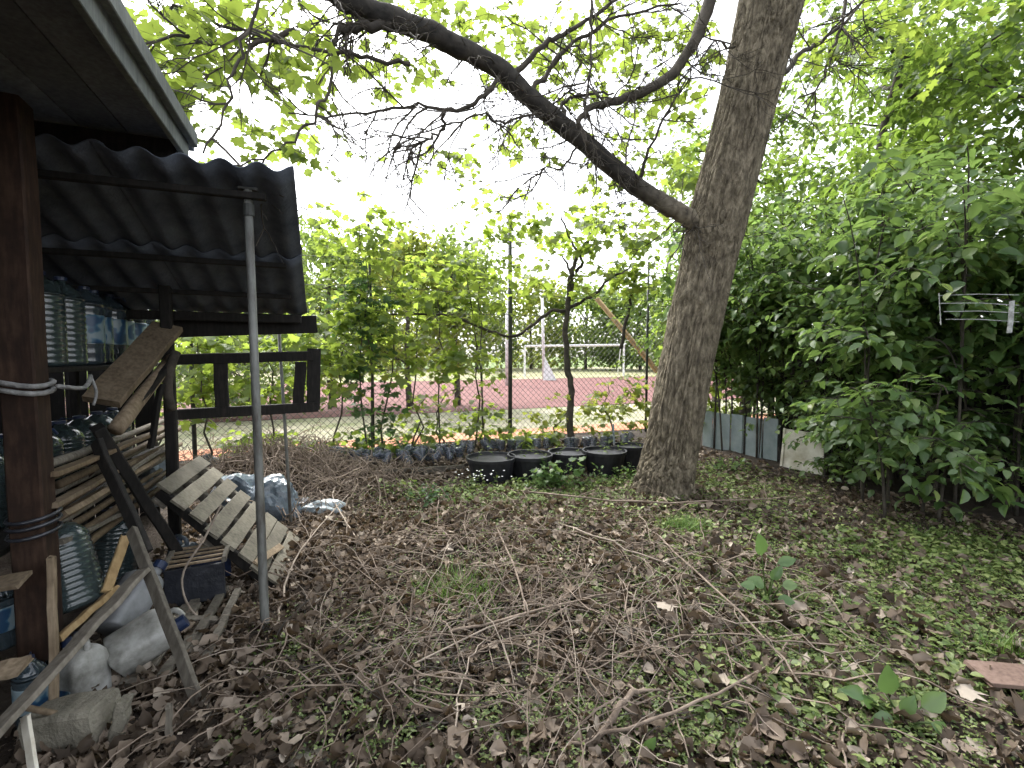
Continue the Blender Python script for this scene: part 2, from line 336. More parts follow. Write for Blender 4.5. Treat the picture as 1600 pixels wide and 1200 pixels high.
class Leaves:
    """collects sprays: a thin shoot with leaves set alternately along it"""
    def __init__(s): s.p = []; s.f = []; s.n = []; s.s = []; s.tw = []
    def spray(s, p, d, L, n, size, droop=.25, tw=.003, flat=.45):
        p = Vector(p); d = Vector(d).normalized(); pts = [p.copy()]; st = 5
        for i in range(st):
            d = (d + Vector((random.gauss(0, .14), random.gauss(0, .14), random.gauss(0, .1) - droop / st))).normalized(); p = p + d * (L / st); pts.append(p.copy())
        if tw: s.tw.append((pts, [tw * (1 - .13 * i) for i in range(st + 1)]))
        side = d.cross(UP); side = side.normalized() if side.length > .05 else Vector((1, 0, 0))
        for k in range(n):
            t = (k + random.random()) / n * st; i = min(int(t), st - 1); q = pts[i].lerp(pts[i + 1], t - i)
            tg = (pts[i + 1] - pts[i]).normalized(); sg = 1 if k % 2 else -1
            fw = tg * random.uniform(.2, .8) + side * sg * random.uniform(.4, 1) + Vector((random.gauss(0, .25), random.gauss(0, .25), random.gauss(-.25, .3)))
            nr = Vector((random.gauss(0, flat), random.gauss(0, flat), 1))
            z = size * random.uniform(.45, 1.25); fw.normalize()
            s.p.append(q + fw * z * .25); s.f.append(fw); s.n.append(nr); s.s.append(z)
        return pts
    def take(s, n):
        """the n leaves that show largest from the yard, taken out to be parts of their own"""
        P_ = np.array([list(q) for q in s.p]); S_ = np.array(s.s)
        k = S_ / np.linalg.norm(P_ - np.array([0, 0, CAMH]), axis=1); k[(P_[:, 1] < .5) | (abs(P_[:, 0]) > 1.1 * P_[:, 1])] = 0
        ix = np.argsort(-k)[:n]; keep = np.ones(len(P_), bool); keep[ix] = False
        F_, N_ = np.array([list(q) for q in s.f]), np.array([list(q) for q in s.n])
        return (P_[ix], F_[ix], N_[ix], S_[ix]), (P_[keep], F_[keep], N_[keep], S_[keep])
    def finish(s, tm, mat, parent, name='foliage', n_single=0, twmat=None, twname='shoots', meshes=None):
        if s.tw and twmat:
            b = MB()
            for pts, r in s.tw: b.tube(pts, r, 3, False)
            b.build(twname, twmat, parent, 'stuff')
        a, b_ = s.take(n_single)
        c = cloud(name, tm, *b_, mat, parent, 'stuff', (.4, 1.6))
        if n_single: singles(meshes, *a, c)
def rdir(zmin=-.5, zmax=.6):
    a = random.uniform(0, 2 * math.pi); z = random.uniform(zmin, zmax); r = math.sqrt(1 - z * z); return Vector((r * math.cos(a), r * math.sin(a), z))
def wander(p, d, L, n=7, bend=.18, grav=0.0):
    p = Vector(p); d = Vector(d).normalized(); out = [p.copy()]
    for i in range(n):
        d = (d + Vector((random.gauss(0, bend), random.gauss(0, bend), random.gauss(0, bend) + grav))).normalized(); p = p + d * (L / n); out.append(p.copy())
    return out
def taper(r0, r1, n): return [r0 + (r1 - r0) * i / (n - 1) for i in range(n)]

# ================================================================== THE SETTING
def far(a, b, n0, n1, seq): return np.concatenate([-np.array(seq[::-1]) + a, np.linspace(a, b, n0), np.array(seq) + b])
xs = np.concatenate([[-400, -200, -90, -45, -22, -12], np.linspace(-7, 8, 230), [12, 22, 45, 90, 200, 400]])
ys = np.concatenate([[-60, -25, -10, -4], np.linspace(-1, 11, 200), [14, 20, 30, 50, 90, 180, 400]])
gx, gy = np.meshgrid(xs, ys); hz = gz(gx, gy)
ok = (gx > -7) & (gx < 8) & (gy < 11); hz = np.where(ok, hz + rng.normal(0, .004, hz.shape), 0)
nx = len(xs); idx = np.arange(len(xs) * len(ys)).reshape(len(ys), nx)
quads = np.stack([idx[:-1, :-1], idx[:-1, 1:], idx[1:, 1:], idx[1:, :-1]], -1).reshape(-1, 4)
ground = link(bpy.data.objects.new('ground', np_mesh('ground', np.stack([gx.ravel(), gy.ravel(), hz.ravel()], 1), quads, M['soil'], smooth=True)), kind='structure')
def strip(name, u0, u1, z, mat, v0=-70, v1=70):
    b = MB(); n = 40
    for i in range(n + 1):
        v = v0 + (v1 - v0) * i / n
        for u in (u0, u1): b.v.append(tuple(S(u + random.uniform(-.06, .06), v, z)))
    b.f = [(2 * i, 2 * i + 2, 2 * i + 3, 2 * i + 1) for i in range(n)]
    return b.build(name, mat, None, 'structure')
strip('clay_strip', 8.15, 9.0, .010, M['clay'])
strip('path', 9.0, 12.5, .006, M['path'])
strip('running_track', 12.5, 28, .014, M['track'])
strip('playing_field', 28, 52, .018, M['sand'])
strip('grass_field', 52, 300, .022, M['turf'], -300, 300)
# ================================================================== SHED (left)
shed = thing('shed', 'dark open timber shed with overhanging roof and corrugated lean-to on poles', 'shed', S(2.5, -1.1, 0))
PX = P(40, 600, 1.98); PU_, PVV = PX.dot(D), PX.dot(E)
b = MB().bar(S(PU_, PVV, -.05), S(PU_, PVV, 2.58), .115, .115, E, 8, .003, .06)
tag(b.build('post', M['wood_red'], shed), 'thick red-brown timber post nearest the viewer')
pb = P(277, 885, 3.42); b = MB().bar((pb.x, pb.y, -.02), (pb.x, pb.y, 2.05), .07, .07, E, 6, .003)
tag(b.build('post', M['wood_dark'], shed), 'slim dark post behind the leaning planks')
p0, p1 = P(415, 1000, 2.58), P(387, 297, 2.58)
b = MB().tube([p0 - UP * .1, p0, p0.lerp(p1, .5), p1], [.024, .024, .022, .021], 12)
pole = tag(b.build('pole', M['steel'], shed, smooth=True), 'grey metal pole holding the lean-to')
b = MB().bar(p1 - E * .045 + UP * .005, p1 + E * .045 + UP * .005, .04, .014).build('bracket', M['steel_dark'], pole); b = MB().tube([p1.lerp(p0, .03), p1.lerp(p0, .055)], .028, 12); b.build('sleeve', M['steel_dark'], pole)
b = MB().tube([p0 + UP * .005, p0 + UP * .05], .030, 12); b.build('collar', M['wood_tan'], pole)
q0, q1 = P(456, 832, 4.17), P(434, 490, 4.17)
tag(MB().tube([q0 - UP * .1, q0.lerp(q1, .5), q1], .0135, 8).build('pole', M['steel'], shed, smooth=True), 'thin metal pole at the back of the lean-to')
# main roof: soffit boards, fascia and edge strip along D
vf = -.64; zf = 2.60
soff = MB().box(S(1.0, -1.9, zf + .11), D * 2.2, E * 1.26, UP * .02).build('roof', M['cement'], shed)
nb = 13
for i in range(nb):
    v0 = vf - .03 - i * .19
    MB().bar(S(-1.2, v0 - .095, zf + .05 + random.uniform(-.003, .003)), S(2.98, v0 - .095, zf + .05), .183, .022, UP, 3, .0015, .1).build('soffit_board', M['soffit'], soff)
MB().bar(S(-1.2, vf, zf + .035), S(3.0, vf, zf + .035), .026, .13, UP, 5, .002).build('fascia_board', M['fascia'], soff)
MB().bar(S(-1.2, vf + .035, zf + .085), S(3.02, vf + .035, zf + .085), .034, .075, UP, 5, .002).build('edge_strip', M['fascia'], soff)
for u in (2.93,): MB().bar(S(u, -3.1, zf - .02), S(u, vf - .02, zf - .02), .06, .10, UP, 4, .002).build('rafter', M['wood_dark'], soff)
# lean-to roof of corrugated cement sheets, falling away from the viewer
zn, zfr, un, uf = 2.43, 1.845, 2.76, 4.58
lean = MB().bar(S(4.42, -3.2, 1.855), S(4.42, -.16, 1.855), .05, .07, UP, 6, .002).build('lean_to_roof', M['wood_dark'], shed)
def zroof(u): return zn + (zfr - zn) * (u - un) / (uf - un)
WL = .165
for row in range(2):
    u0, u1 = (un, 3.72) if row == 0 else (3.58, uf)
    for k in range(4):
        v1 = -.115 - k * .79; v0 = v1 - .79 - .05; nn = 64; mm = 8; vs = []; fs = []
        for j in range(mm + 1):
            u = u0 + (u1 - u0) * j / mm
            for i in range(nn + 1):
                v = v0 + (v1 - v0) * i / nn
                sag = .008 * math.sin(3 * u + 2 * v)
                zz = zroof(u) + .019 * math.cos(2 * math.pi * (v + .115) / WL) + (0 if row else .016) + (k % 2) * .007 + sag + .05
                uu = u + (.012 * math.sin(9 * v + k) if j in (0, mm) else 0)
                vs.append(S(uu, v, zz))
        w = nn + 1
        for j in range(mm):
            for i in range(nn): fs.append((j * w + i, j * w + i + 1, j * w + w + i + 1, j * w + w + i))
        o = MB().add(vs, fs).build('corrugated_sheet', M['cement'], lean, smooth=True)
        sm = o.modifiers.new('thickness', 'SOLIDIFY'); sm.thickness = .007; sm.offset = 0
for u in (2.9, 3.62, 4.1): MB().bar(S(u, -3.2, zroof(u) + .004), S(u, -.22 if u > 3 else -.26, zroof(u) + .004), .04, .034, UP, 6, .003).build('purlin', M['wood_dark'], lean)
b0, b1 = PU(272, 513, 4.52), PU(495, 507, 4.52)
MB().bar(b0, b1, .035, .15, UP, 5, .003).build('beam', M['wood_dark'], shed)
# back wall of boards
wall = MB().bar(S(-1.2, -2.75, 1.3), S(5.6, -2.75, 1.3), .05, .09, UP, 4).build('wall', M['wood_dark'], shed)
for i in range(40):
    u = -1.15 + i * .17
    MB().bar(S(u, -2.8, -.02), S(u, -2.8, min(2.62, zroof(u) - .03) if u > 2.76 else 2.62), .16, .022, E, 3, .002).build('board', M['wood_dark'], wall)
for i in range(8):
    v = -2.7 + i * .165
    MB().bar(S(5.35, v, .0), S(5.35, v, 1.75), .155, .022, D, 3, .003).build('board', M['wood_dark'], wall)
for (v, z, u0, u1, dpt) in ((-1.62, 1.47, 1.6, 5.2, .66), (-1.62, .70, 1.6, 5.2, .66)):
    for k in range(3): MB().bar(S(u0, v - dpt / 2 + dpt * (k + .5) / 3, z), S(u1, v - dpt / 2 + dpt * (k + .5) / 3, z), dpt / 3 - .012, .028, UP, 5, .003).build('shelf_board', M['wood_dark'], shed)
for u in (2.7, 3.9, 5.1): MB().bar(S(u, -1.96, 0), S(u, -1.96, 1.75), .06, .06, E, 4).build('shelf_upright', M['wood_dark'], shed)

# ------------------------------------------------------------------ bottles
def bottle_proto(h, r, kind, mat, labelled=False):
    root = thing('water_bottle', '-', 'bottle'); prof = [(r * .55, 0), (r * .9, .004), (r, .02)]
    nrib = 11 if kind == 'rib' else 6; z = .03; top = h * .74
    while z < top:
        prof += [(r, z), (r * .955, z + (top - .03) / nrib * .35), (r, z + (top - .03) / nrib * .7)]; z += (top - .03) / nrib
    prof += [(r * .99, top), (r * .9, h * .80), (r * .68, h * .87), (r * .38, h * .93), (r * .26, h * .95), (r * .25, h * .985)]
    MB().lathe(prof, 22).build('body', mat, root, smooth=True, world_geo=False)
    MB().lathe([(r * .30, h * .965), (r * .30, h), (r * .26, h * 1.005)], 14).build('cap', M['cap'], root, world_geo=False)
    MB().tube([(r * .27 * math.cos(a), r * .27 * math.sin(a), h * .955) for a in (0, .8, 1.6)] + [(0, r * .8, h * .97), (0, r * 1.0, h * .9)], .006, 5).build('handle', M['cap'], root, world_geo=False)
    if labelled:
        MB().lathe([(r * 1.012, h * .28), (r * 1.015, h * .30), (r * 1.015, h * .62), (r * 1.012, h * .64)], 22).build('label_band', M['label'], root, smooth=True, world_geo=False)
    return root
protos = {}
def bottle(key, loc, label, group, rot=(0, 0, 0), scale=1.0):
    p, used = protos[key]
    if used: o = copy_tree(p)
    else: o = p; protos[key] = (p, True)
    o.location = loc; o.rotation_euler = rot; o.scale = (scale,) * 3; o['label'] = label; o['group'] = group
    return o
protos['tall'] = (bottle_proto(.52, .105, 'rib', M['bottle_dark']), False)
protos['label'] = (bottle_proto(.50, .092, 'plain', M['bottle'], True), False)
protos['mid'] = (bottle_proto(.42, .12, 'rib', M['bottle_dark']), False)
ordw = ['first', 'second', 'third', 'fourth', 'fifth', 'sixth', 'seventh', 'eighth', 'ninth', 'tenth']
for i, u in enumerate((2.62, 3.36, 3.60)):
    bottle('tall', S(u, -1.42, 1.485), ['tall ribbed bottle on the upper shelf left of the red-brown post', 'tall ribbed clear bottle on the upper shelf right beside the red-brown post', 'tall ribbed clear bottle next before the blue-labelled bottles'][i], 'bottles on the upper shelf', (0, 0, random.random() * 6))
bottle('label', S(2.42, -1.40, 1.485), 'blue-labelled bottle on the upper shelf at the left picture edge', 'bottles on the upper shelf', (0, 0, 1))
for i in range(6):
    bottle('label', S(3.86 + .205 * i, -1.42 + random.uniform(-.015, .015), 1.485), f'{ordw[i]} blue-labelled water bottle on the upper shelf, counted from the red-brown post', 'blue-labelled bottles on the upper shelf', (0, 0, random.random() * 6))
for i in range(7):
    bottle('mid', S(3.0 + .27 * i, -1.55, .715), f'dim ribbed bottle behind the pole stack, {ordw[i]} from the red-brown post', 'bottles on the lower shelf', (0, 0, random.random() * 6))
# the two big ribbed jars below, tilted
a = PV(118, 948, -1.12); bottle('mid', a, 'grey-green ribbed bottle leaning just right of the red-brown post', 'ribbed bottles under the planks', (R(-8), R(-14), .4), 1.05)
a = PV(175, 905, -1.30); bottle('mid', a, 'dark ribbed bottle behind the crossed dark beams', 'ribbed bottles under the planks', (R(4), R(6), 2.0), 1.1)
a = PV(6, 1010, -1.35); bottle('label', (a.x, a.y, a.z), 'dark bottle with blue and white label at the left picture edge', 'bottles at the left picture edge', (0, 0, 2.2), .6)
a = PV(60, 1230, -1.16); bottle('label', (a.x, a.y, .0), 'clear bottle with blue and white label at the lower left picture corner', 'bottles at the left picture edge', (R(5), 0, .7), .62)

# ------------------------------------------------------------------ timber leaning and stacked in the shed
def plank(name, a, b, w, h, mat, label, cat='plank', group=None, up=UP, seg=6, jit=.003):
    return tag(MB().bar(a, b, w, h, up, seg, jit).build(name, M[mat], None), label, cat, group)
for i in range(11):
    lay, k = divmod(i, 3); z = 1.02 - .045 * i; v = -1.22 + .028 * (i % 3) + .004 * i
    a_, b_ = S(2.80, v, z + .012), S(4.35 + random.uniform(-.2, .5), v + random.uniform(-.01, .01), z - .02 + random.uniform(-.01, .01))
    r = random.uniform(.017, .027)
    pts = [a_.lerp(b_, t / 5) + Vector((0, 0, random.uniform(-.006, .006))) for t in range(6)]
    tag(MB().tube(pts, [r * 1.08, r * 1.05, r, r * .97, r * .95, r * .9], 9).build('wooden_pole', M['wood_pole' if i % 3 else 'wood_grey'], None, smooth=True),
        f'{ordw[i] if i < 10 else "lowest"} round wooden pole from the top of the pole stack beside the red-brown post', 'pole', 'stacked round poles in the shed')
a, c = PV(85, 815, -1.16), PV(240, 722, -1.16)
plank('plank', a, c, .11, .03, 'wood_tan', 'wide tan plank running below the stacked poles', 'plank', None, (-.3, -.6, .7))
plank('plank', PV(165, 762, -1.14), PV(268, 692, -1.14), .10, .028, 'wood_grey', 'grey plank under the pole stack near the slim dark post', 'plank', None, (-.3, -.6, .7))
# leaning boards in the middle
plank('board', P(158, 628, 2.75), P(263, 510, 3.45), .19, .05, 'wood_tan', 'thick tan board tilted up to the lean-to beam, topmost of the leaning timbers', 'board', 'timbers leaning at the slim dark post', (.35, -.8, .5))
lg = [P(180, 672, 2.70).lerp(P(268, 560, 3.4), t / 6) + Vector((random.uniform(-.004, .004),) * 3) for t in range(7)]
tag(MB().tube(lg, [.042, .044, .043, .042, .04, .039, .038], 14).build('log', M['wood_tan'], None, smooth=True), 'round pale log with its cut end showing under the thick tan board', 'log', 'timbers leaning at the slim dark post')
plank('batten', P(198, 655, 2.8), P(272, 560, 3.35), .035, .035, 'wood_dark', 'thin dark batten right of the pale round log', 'batten', 'timbers leaning at the slim dark post')
plank('batten', P(235, 700, 3.1), P(252, 600, 3.2), .035, .03, 'wood_dark', 'short upright dark batten in front of the pole stack', 'batten')
plank('batten', P(118, 760, 2.5), P(160, 715, 2.6), .04, .03, 'wood_red', 'short reddish batten slanting across the pole stack', 'batten')
cu = spline([P(268, 640, 3.3), P(262, 610, 3.25), P(266, 575, 3.25), P(275, 550, 3.3)], 8)
tag(MB().tube(cu, .03, 8).build('curved_branch', M['bark_thin'], None, smooth=True), 'short curved branch end beside the slim dark post', 'branch')
plank('dark_beam', P(152, 668, 2.55), P(292, 885, 3.05), .085, .06, 'wood_dark', 'heavy dark beam slanting from the log down to the pallet', 'beam', None, (-.4, -.7, .5))
lg0, lg1 = P(150, 690, 2.45), OnG(322, 1118)
plank('lath', lg0.lerp(lg1, .37), lg1 - UP * .02, .055, .022, 'wood_grey', 'long grey lath slanting down to the leaf litter', 'lath', None, (-.2, -1, .2))
plank('lath', lg0, lg0.lerp(lg1, .47) + Vector((0, .03, 0)), .06, .03, 'wood_dark', 'dark lath crossing beside the heavy dark beam', 'lath', None, (-.2, -1, .2))
plank('plank', P(-40, 1180, 1.45), P(224, 890, 2.15), .075, .022, 'wood_grey', 'long grey plank slanting up from the lower left picture corner', 'plank', None, (-.35, -.5, .8), 8, .004)
plank('lath', P(90, 1000, 1.95), P(182, 918, 2.25), .045, .028, 'wood_pale', 'pale yellow lath low beside the red-brown post', 'lath', None, (-.4, -.6, .6))
plank('lath', P(166, 925, 2.2), P(197, 838, 2.35), .045, .04, 'wood_pale', 'pale yellow lath standing end-on above the grey plank', 'lath', None, (-.6, -.6, .2))
plank('batten', P(85, 1110, 1.85), P(80, 870, 1.92), .03, .025, 'wood_tan', 'upright tan batten against the red-brown post', 'batten', None, E)
tag(MB().tube([P(38, 1105, 1.72), P(150, 1128, 1.8), P(258, 1146, 1.86)], [.011, .012, .011], 8).build('stick', M['wood_tan'], None, smooth=True), 'thin straight stick lying across the foam block', 'stick')
plank('lath', P(40, 1120, 1.62), P(62, 1260, 1.5), .035, .012, 'board_white', 'whitish lath hanging down in the lower left picture corner', 'lath', None, (-.2, -1, .2))
plank('board_end', P(-60, 925, 1.75), P(38, 905, 1.8), .09, .02, 'wood_tan', 'tan board end sticking out at the left edge above the labelled bottle', 'board', None, (-.2, -.3, 1))
plank('board_end', P(-60, 1060, 1.7), P(38, 1040, 1.75), .09, .02, 'wood_tan', 'tan board end sticking out at the left edge below the labelled bottle', 'board', None, (-.2, -.3, 1))
g0, g1 = OnG(215, 1085), OnG(338, 945)
for k, (a, c, w, lab) in enumerate((((205, 1080), (300, 960), .10, 'broad grey plank on the ground beside the white jerry can'), ((285, 1045), (352, 935), .05, 'middle one of the narrow planks below the pallet'), ((318, 1050), (372, 940), .04, 'mossy narrow plank nearest the metal pole'), ((262, 1015), (330, 925), .05, 'narrow plank under the white jerry can tip'))):
    p, q = OnG(*a), OnG(*c); plank('plank', p + UP * (.03 + .004 * k), q + UP * (.06 + .01 * k), w, .022, 'wood_grey', lab, 'plank', 'planks on the ground below the pallet')
for k, (a, c, w, v, lab) in enumerate((((80, 742), (262, 668), .06, -1.10, 'tan board lying on top of the pole stack'), ((82, 790), (205, 722), .05, -1.10, 'narrow tan board along the front of the pole stack'), ((84, 850), (190, 800), .07, -1.14, 'grey board low under the pole stack above the ribbed bottles'))):
    plank('board', PV(*a, v), PV(*c, v), w, .022, ('wood_pole', 'wood_tan', 'wood_grey')[k], lab, 'board', 'boards round the pole stack', (.3, -.8, .5))
for k, (a, c, w, lab) in enumerate((((300, 1010), (255, 1075), .05, 'short grey board end among the leaves below the jerry can'), ((345, 1000), (385, 900), .035, 'thin grey lath under the low end of the pallet'), ((250, 980), (345, 985), .045, 'grey board lying across below the crate'))):
    plank('board', OnG(*a) + UP * .05, OnG(*c) + UP * .06, w, .02, 'wood_grey', lab, 'board', 'loose boards below the pallet')
p = OnG(264, 1165); plank('stake', p - UP * .03, p + UP * .16 + E * .004, .028, .018, 'wood_grey', 'short grey stake standing beside the end of the stick', 'stake', None, E)

# ------------------------------------------------------------------ pallet
A0, A1 = Vector((-1.571, 3.02, .035)), Vector((-2.27, 3.0, .68)); B0, B1 = Vector((-1.80, 3.85, .035)), Vector((-2.52, 3.8, .70))
pal = thing('pallet', 'tilted grey wooden pallet leaning down to the ground behind the metal pole', 'pallet', A0)
nrm = (A1 - A0).cross(B0 - A0).normalized(); nrm = nrm if nrm.z > 0 else -nrm
for k, t in enumerate((.02, .15, .265, .41, .55, .695, .84, .985)):
    a, c = A0.lerp(A1, t), B0.lerp(B1, t)
    a = a.lerp(c, random.uniform(-.03, .03)); MB().bar(a + nrm * (.012 + random.uniform(0, .004)), c + nrm * .012, .105, .018, nrm, 5, .003).build('slat', M['wood_slat'], pal)
MB().bar(A0.lerp(A1, .19).lerp(B0, .02) + nrm * .034, B0.lerp(B1, .16).lerp(A0, .45) + nrm * .034, .05, .016, nrm, 4, .003).build('slat', M['wood_tan'], pal)
for s_ in (.07, .5, .93):
    MB().bar(A0.lerp(B0, s_) - nrm * .03, A1.lerp(B1, s_) - nrm * .03, .045, .062, nrm, 5, .003).build('stringer', M['wood_grey' if s_ > .2 else 'wood_dark'], pal)
for t in (.06, .5, .94):
    MB().bar(A0.lerp(A1, t) - nrm * .07, B0.lerp(B1, t) - nrm * .07, .09, .016, nrm, 4, .003).build('base_slat', M['wood_grey'], pal)
# crate under the pallet
cr = thing('crate', 'low crate of thin slats with dark blue lower side below the pallet', 'crate', P(300, 960, 2.75))
c0, c1 = P(258, 925, 2.72), P(352, 918, 2.85); c0.z = c1.z = .30
t_ = (c1 - c0).normalized(); sd = Vector((-t_.y, t_.x, 0))
for k in range(5): MB().bar(c0 + sd * .07 * k, c1 + sd * .07 * k, .022, .012, UP, 3, .002).build('slat', M['wood_tan'], cr)
for k, q in enumerate((c0, c1)): MB().bar(q - sd * .02, q + sd * .32, .025, .03, UP, 3, .002).build('end_rail', M['wood_grey'], cr)
MB().bar(c0 - UP * .13 - sd * .01, c1 - UP * .13 - sd * .01, .02, .22, UP, 3, .002).build('side_panel', M['bag_dark'], cr)
MB().bar(c0 - UP * .13 + sd * .31, c1 - UP * .13 + sd * .31, .02, .22, UP, 3, .002).build('side_panel', M['cap'], cr)
# ------------------------------------------------------------------ canisters
def can(name, a, c, w, d, mat, label, cat, capmat='cap', cap_off=.25, up=UP, lab=False):
    """a moulded jerry can: rounded body from base a to shoulder c, off-centre neck with cap and a moulded grip"""
    a = Vector(a); c = Vector(c); L = (c - a).length; root = thing(name, label, cat, a)
    t = (c - a).normalized(); x = t.cross(Vector(up)); x = x.normalized() if x.length > .05 else Vector((1, 0, 0)); y = x.cross(t)
    b = MB(); n = 24; prof = [(.88, 0), (.98, .015), (1, .04), (1, .28), (.99, .30), (.99, .34), (1, .36), (1, .62), (.99, .64), (.99, .68), (1, .70), (.99, .82), (.90, .91), (.72, .965), (.50, .99), (.30, 1.0)]
    for k, h in prof:
        for j in range(n):
            an = 2 * math.pi * j / n; ca, sa = math.cos(an), math.sin(an); sq = 1 / (abs(ca) ** 8 + abs(sa) ** 8) ** .125
            b.v.append(tuple(a + t * L * h + x * ca * sq * k * w / 2 + y * sa * sq * k * d / 2))
    for i in range(len(prof) - 1):
        for j in range(n): b.f.append((i * n + j, i * n + (j + 1) % n, i * n + n + (j + 1) % n, i * n + n + j))
    b.f.append(tuple(range(n))[::-1]); b.f.append(tuple((len(prof) - 1) * n + j for j in range(n)))
    b.build('body', M[mat], root, smooth=True)
    q = a + t * L * .90 + x * w * cap_off
    nk = MB().tube([q, q + t * .05], .028, 14).build('neck', M[mat], root, smooth=True); MB().tube([q + t * .045, q + t * .085], .034, 16).build('cap', M[capmat], nk)
    h0, h1 = a + t * L * .93 - x * w * .28, a + t * L * .97 + x * w * .08
    MB().tube(spline([h0, h0 + t * .05, h1 + t * .06, h1], 10), .013, 8).build('grip', M[mat], root, smooth=True)
    if lab:
        m = a + t * L * .45 - y * (d / 2 + .003) ; MB().bar(m - x * w * .05 - t * .055, m - x * w * .05 + t * .055, w * .62, .003, -y, 2, 0).build('sticker', M['label'], root)
    return root
can('jerry_can', P(178, 1030, 2.12), P(266, 972, 2.25), .18, .15, 'jug', 'dirty white jerry can with dark blue cap lying on its side', 'canister', up=(-.2, -.7, .7))
can('jerry_can', P(172, 985, 2.25), P(232, 895, 2.5), .17, .15, 'jug_grey', 'dusty grey canister lying behind the white jerry can', 'canister', up=(-.2, -.7, .7))
can('plastic_can', P(130, 1140, 2.0), P(122, 1010, 2.03), .19, .15, 'jug', 'milky plastic can with white and blue sticker behind the foam block', 'canister', up=(.3, 1, 0), lab=True)
can('jerry_can', P(296, 905, 3.15), P(284, 850, 3.15), .16, .14, 'bag', 'small bluish can standing under the heavy dark beam', 'canister', up=(.3, 1, 0))
fb = thing('foam_block', 'dirty beige foam block in front of the milky can', 'block', P(140, 1180, 1.80))
c = P(135, 1150, 1.82); MB().bar(c - Vector((.15, .03, -.02)), c + Vector((.11, -.02, .06)), .16, .23, UP, 7, .003, .1).build('body', M['foam'], fb)
c2 = P(186, 1130, 1.78); MB().bar(c2 + Vector((-.015, -.02, -.12)), c2 + Vector((.01, .02, .085)), .07, .045, E, 6, .005, .15).build('broken_corner', M['foam'], fb)
# rope around the post and bracket straps
b = MB()
for z in (1.40, 1.43): 
    b.tube([S(PU_ + .085 * math.cos(t), PVV + .085 * math.sin(t), z + .01 * math.sin(2 * t)) for t in np.linspace(0, 2 * math.pi, 16)], .011, 5)
b.tube(spline([S(2.56, -1.04, 1.42), S(2.75, -1.02, 1.40), S(2.9, -1.05, 1.45)], 6), .01, 5); b.tube(spline([S(2.9, -1.05, 1.45), S(2.9, -1.03, 1.37), S(2.86, -1.03, 1.31)], 6), .007, 5)
tag(b.build('rag_rope', M['rope'], None, smooth=True), 'grey cloth rope wound round the red-brown post at shelf height', 'rope')
b = MB()
for z in (.80, .84, .87): b.tube([S(PU_ + .083 * math.cos(t), PVV + .083 * math.sin(t), z + .012 * math.sin(t + z)) for t in np.linspace(0, 2 * math.pi, 16)], .008, 5)
tag(b.build('rag_rope', M['bag_dark'], None, smooth=True), 'dark plastic strip wound round the lower red-brown post', 'rope')
def crumple(name, c, rx, ry, rz, mat, label, cat, seed, group=None, flatz=True):
    import bmesh
    bm = bmesh.new(); bmesh.ops.create_icosphere(bm, subdivisions=4, radius=1)
    for v in bm.verts:
        n1 = noise.ridged_multi_fractal(v.co * 1.3 + Vector((seed, seed * 2, 0)), 1, 2.1, 4, 1, 2) * .16; n2 = noise.noise(v.co * 1.1 + Vector((0, seed, seed))) * .4
        k = 1 + n1 + n2 - .25; v.co = Vector((v.co.x * rx * k, v.co.y * ry * k, v.co.z * rz * k))
        if v.co.z < -rz * .45: v.co.z = -rz * .45
    me = bpy.data.meshes.new(name); bm.to_mesh(me); bm.free(); me.materials.append(M[mat]); o = bpy.data.objects.new(name, me); link(o); o.location = Vector(c) + UP * rz * .42
    return tag(o, label, cat, group)
def onm(px, py, Y):
    p = P(px, py, Y); p.z = gzf(p.x, p.y); return p
crumple('plastic_bag', onm(380, 800, 4.5), .30, .24, .26, 'bag', 'bulging blue-grey plastic bag seen through the pallet slats', 'bag', 1.3, 'plastic bags behind the pallet')
crumple('plastic_bag', onm(432, 815, 4.45), .24, .22, .27, 'bag', 'shiny blue plastic bag between the two metal poles', 'bag', 5.1, 'plastic bags behind the pallet')
crumple('plastic_bag', onm(508, 815, 4.5), .20, .10, .09, 'bag_white', 'flat silvery plastic bag lying right of the thin pole', 'bag', 9.2, 'plastic bags behind the pallet')
crumple('plastic_bag', onm(478, 820, 4.6), .10, .09, .08, 'bag_dark', 'small dark plastic bag between the blue and silvery bags', 'bag', 3.7, 'plastic bags behind the pallet')
crumple('plastic_bag', P(250, 765, 3.7) - UP * .1, .16, .14, .24, 'bag_white', 'pale bag behind the slim dark post above the pallet', 'bag', 2.2)
crumple('plastic_bag', onm(325, 690, 6.0) + UP * .05, .16, .14, .13, 'bag_dark', 'dark bag on top of the brush heap below the wooden frame', 'bag', 6.6)

# ------------------------------------------------------------------ frame hung under the lean-to
fr = thing('wooden_ladder', 'dark ladder-like wooden frame hanging below the lean-to beam', 'frame', PU(390, 645, 4.5))
def fbar(x0, y0, x1, y1, w, u=4.5): MB().bar(PU(x0, y0, u), PU(x1, y1, u), .045, w, UP if abs(x1 - x0) > abs(y1 - y0) else E, 4, .003).build('rail' if abs(x1 - x0) > abs(y1 - y0) else 'rung', M['wood_dark'], fr)
fbar(272, 562, 488, 556, .085); fbar(272, 648, 497, 636, .085); fbar(345, 566, 347, 640, .10, 4.51); fbar(470, 566, 466, 632, .09, 4.51); fbar(491, 545, 490, 640, .11, 4.51)

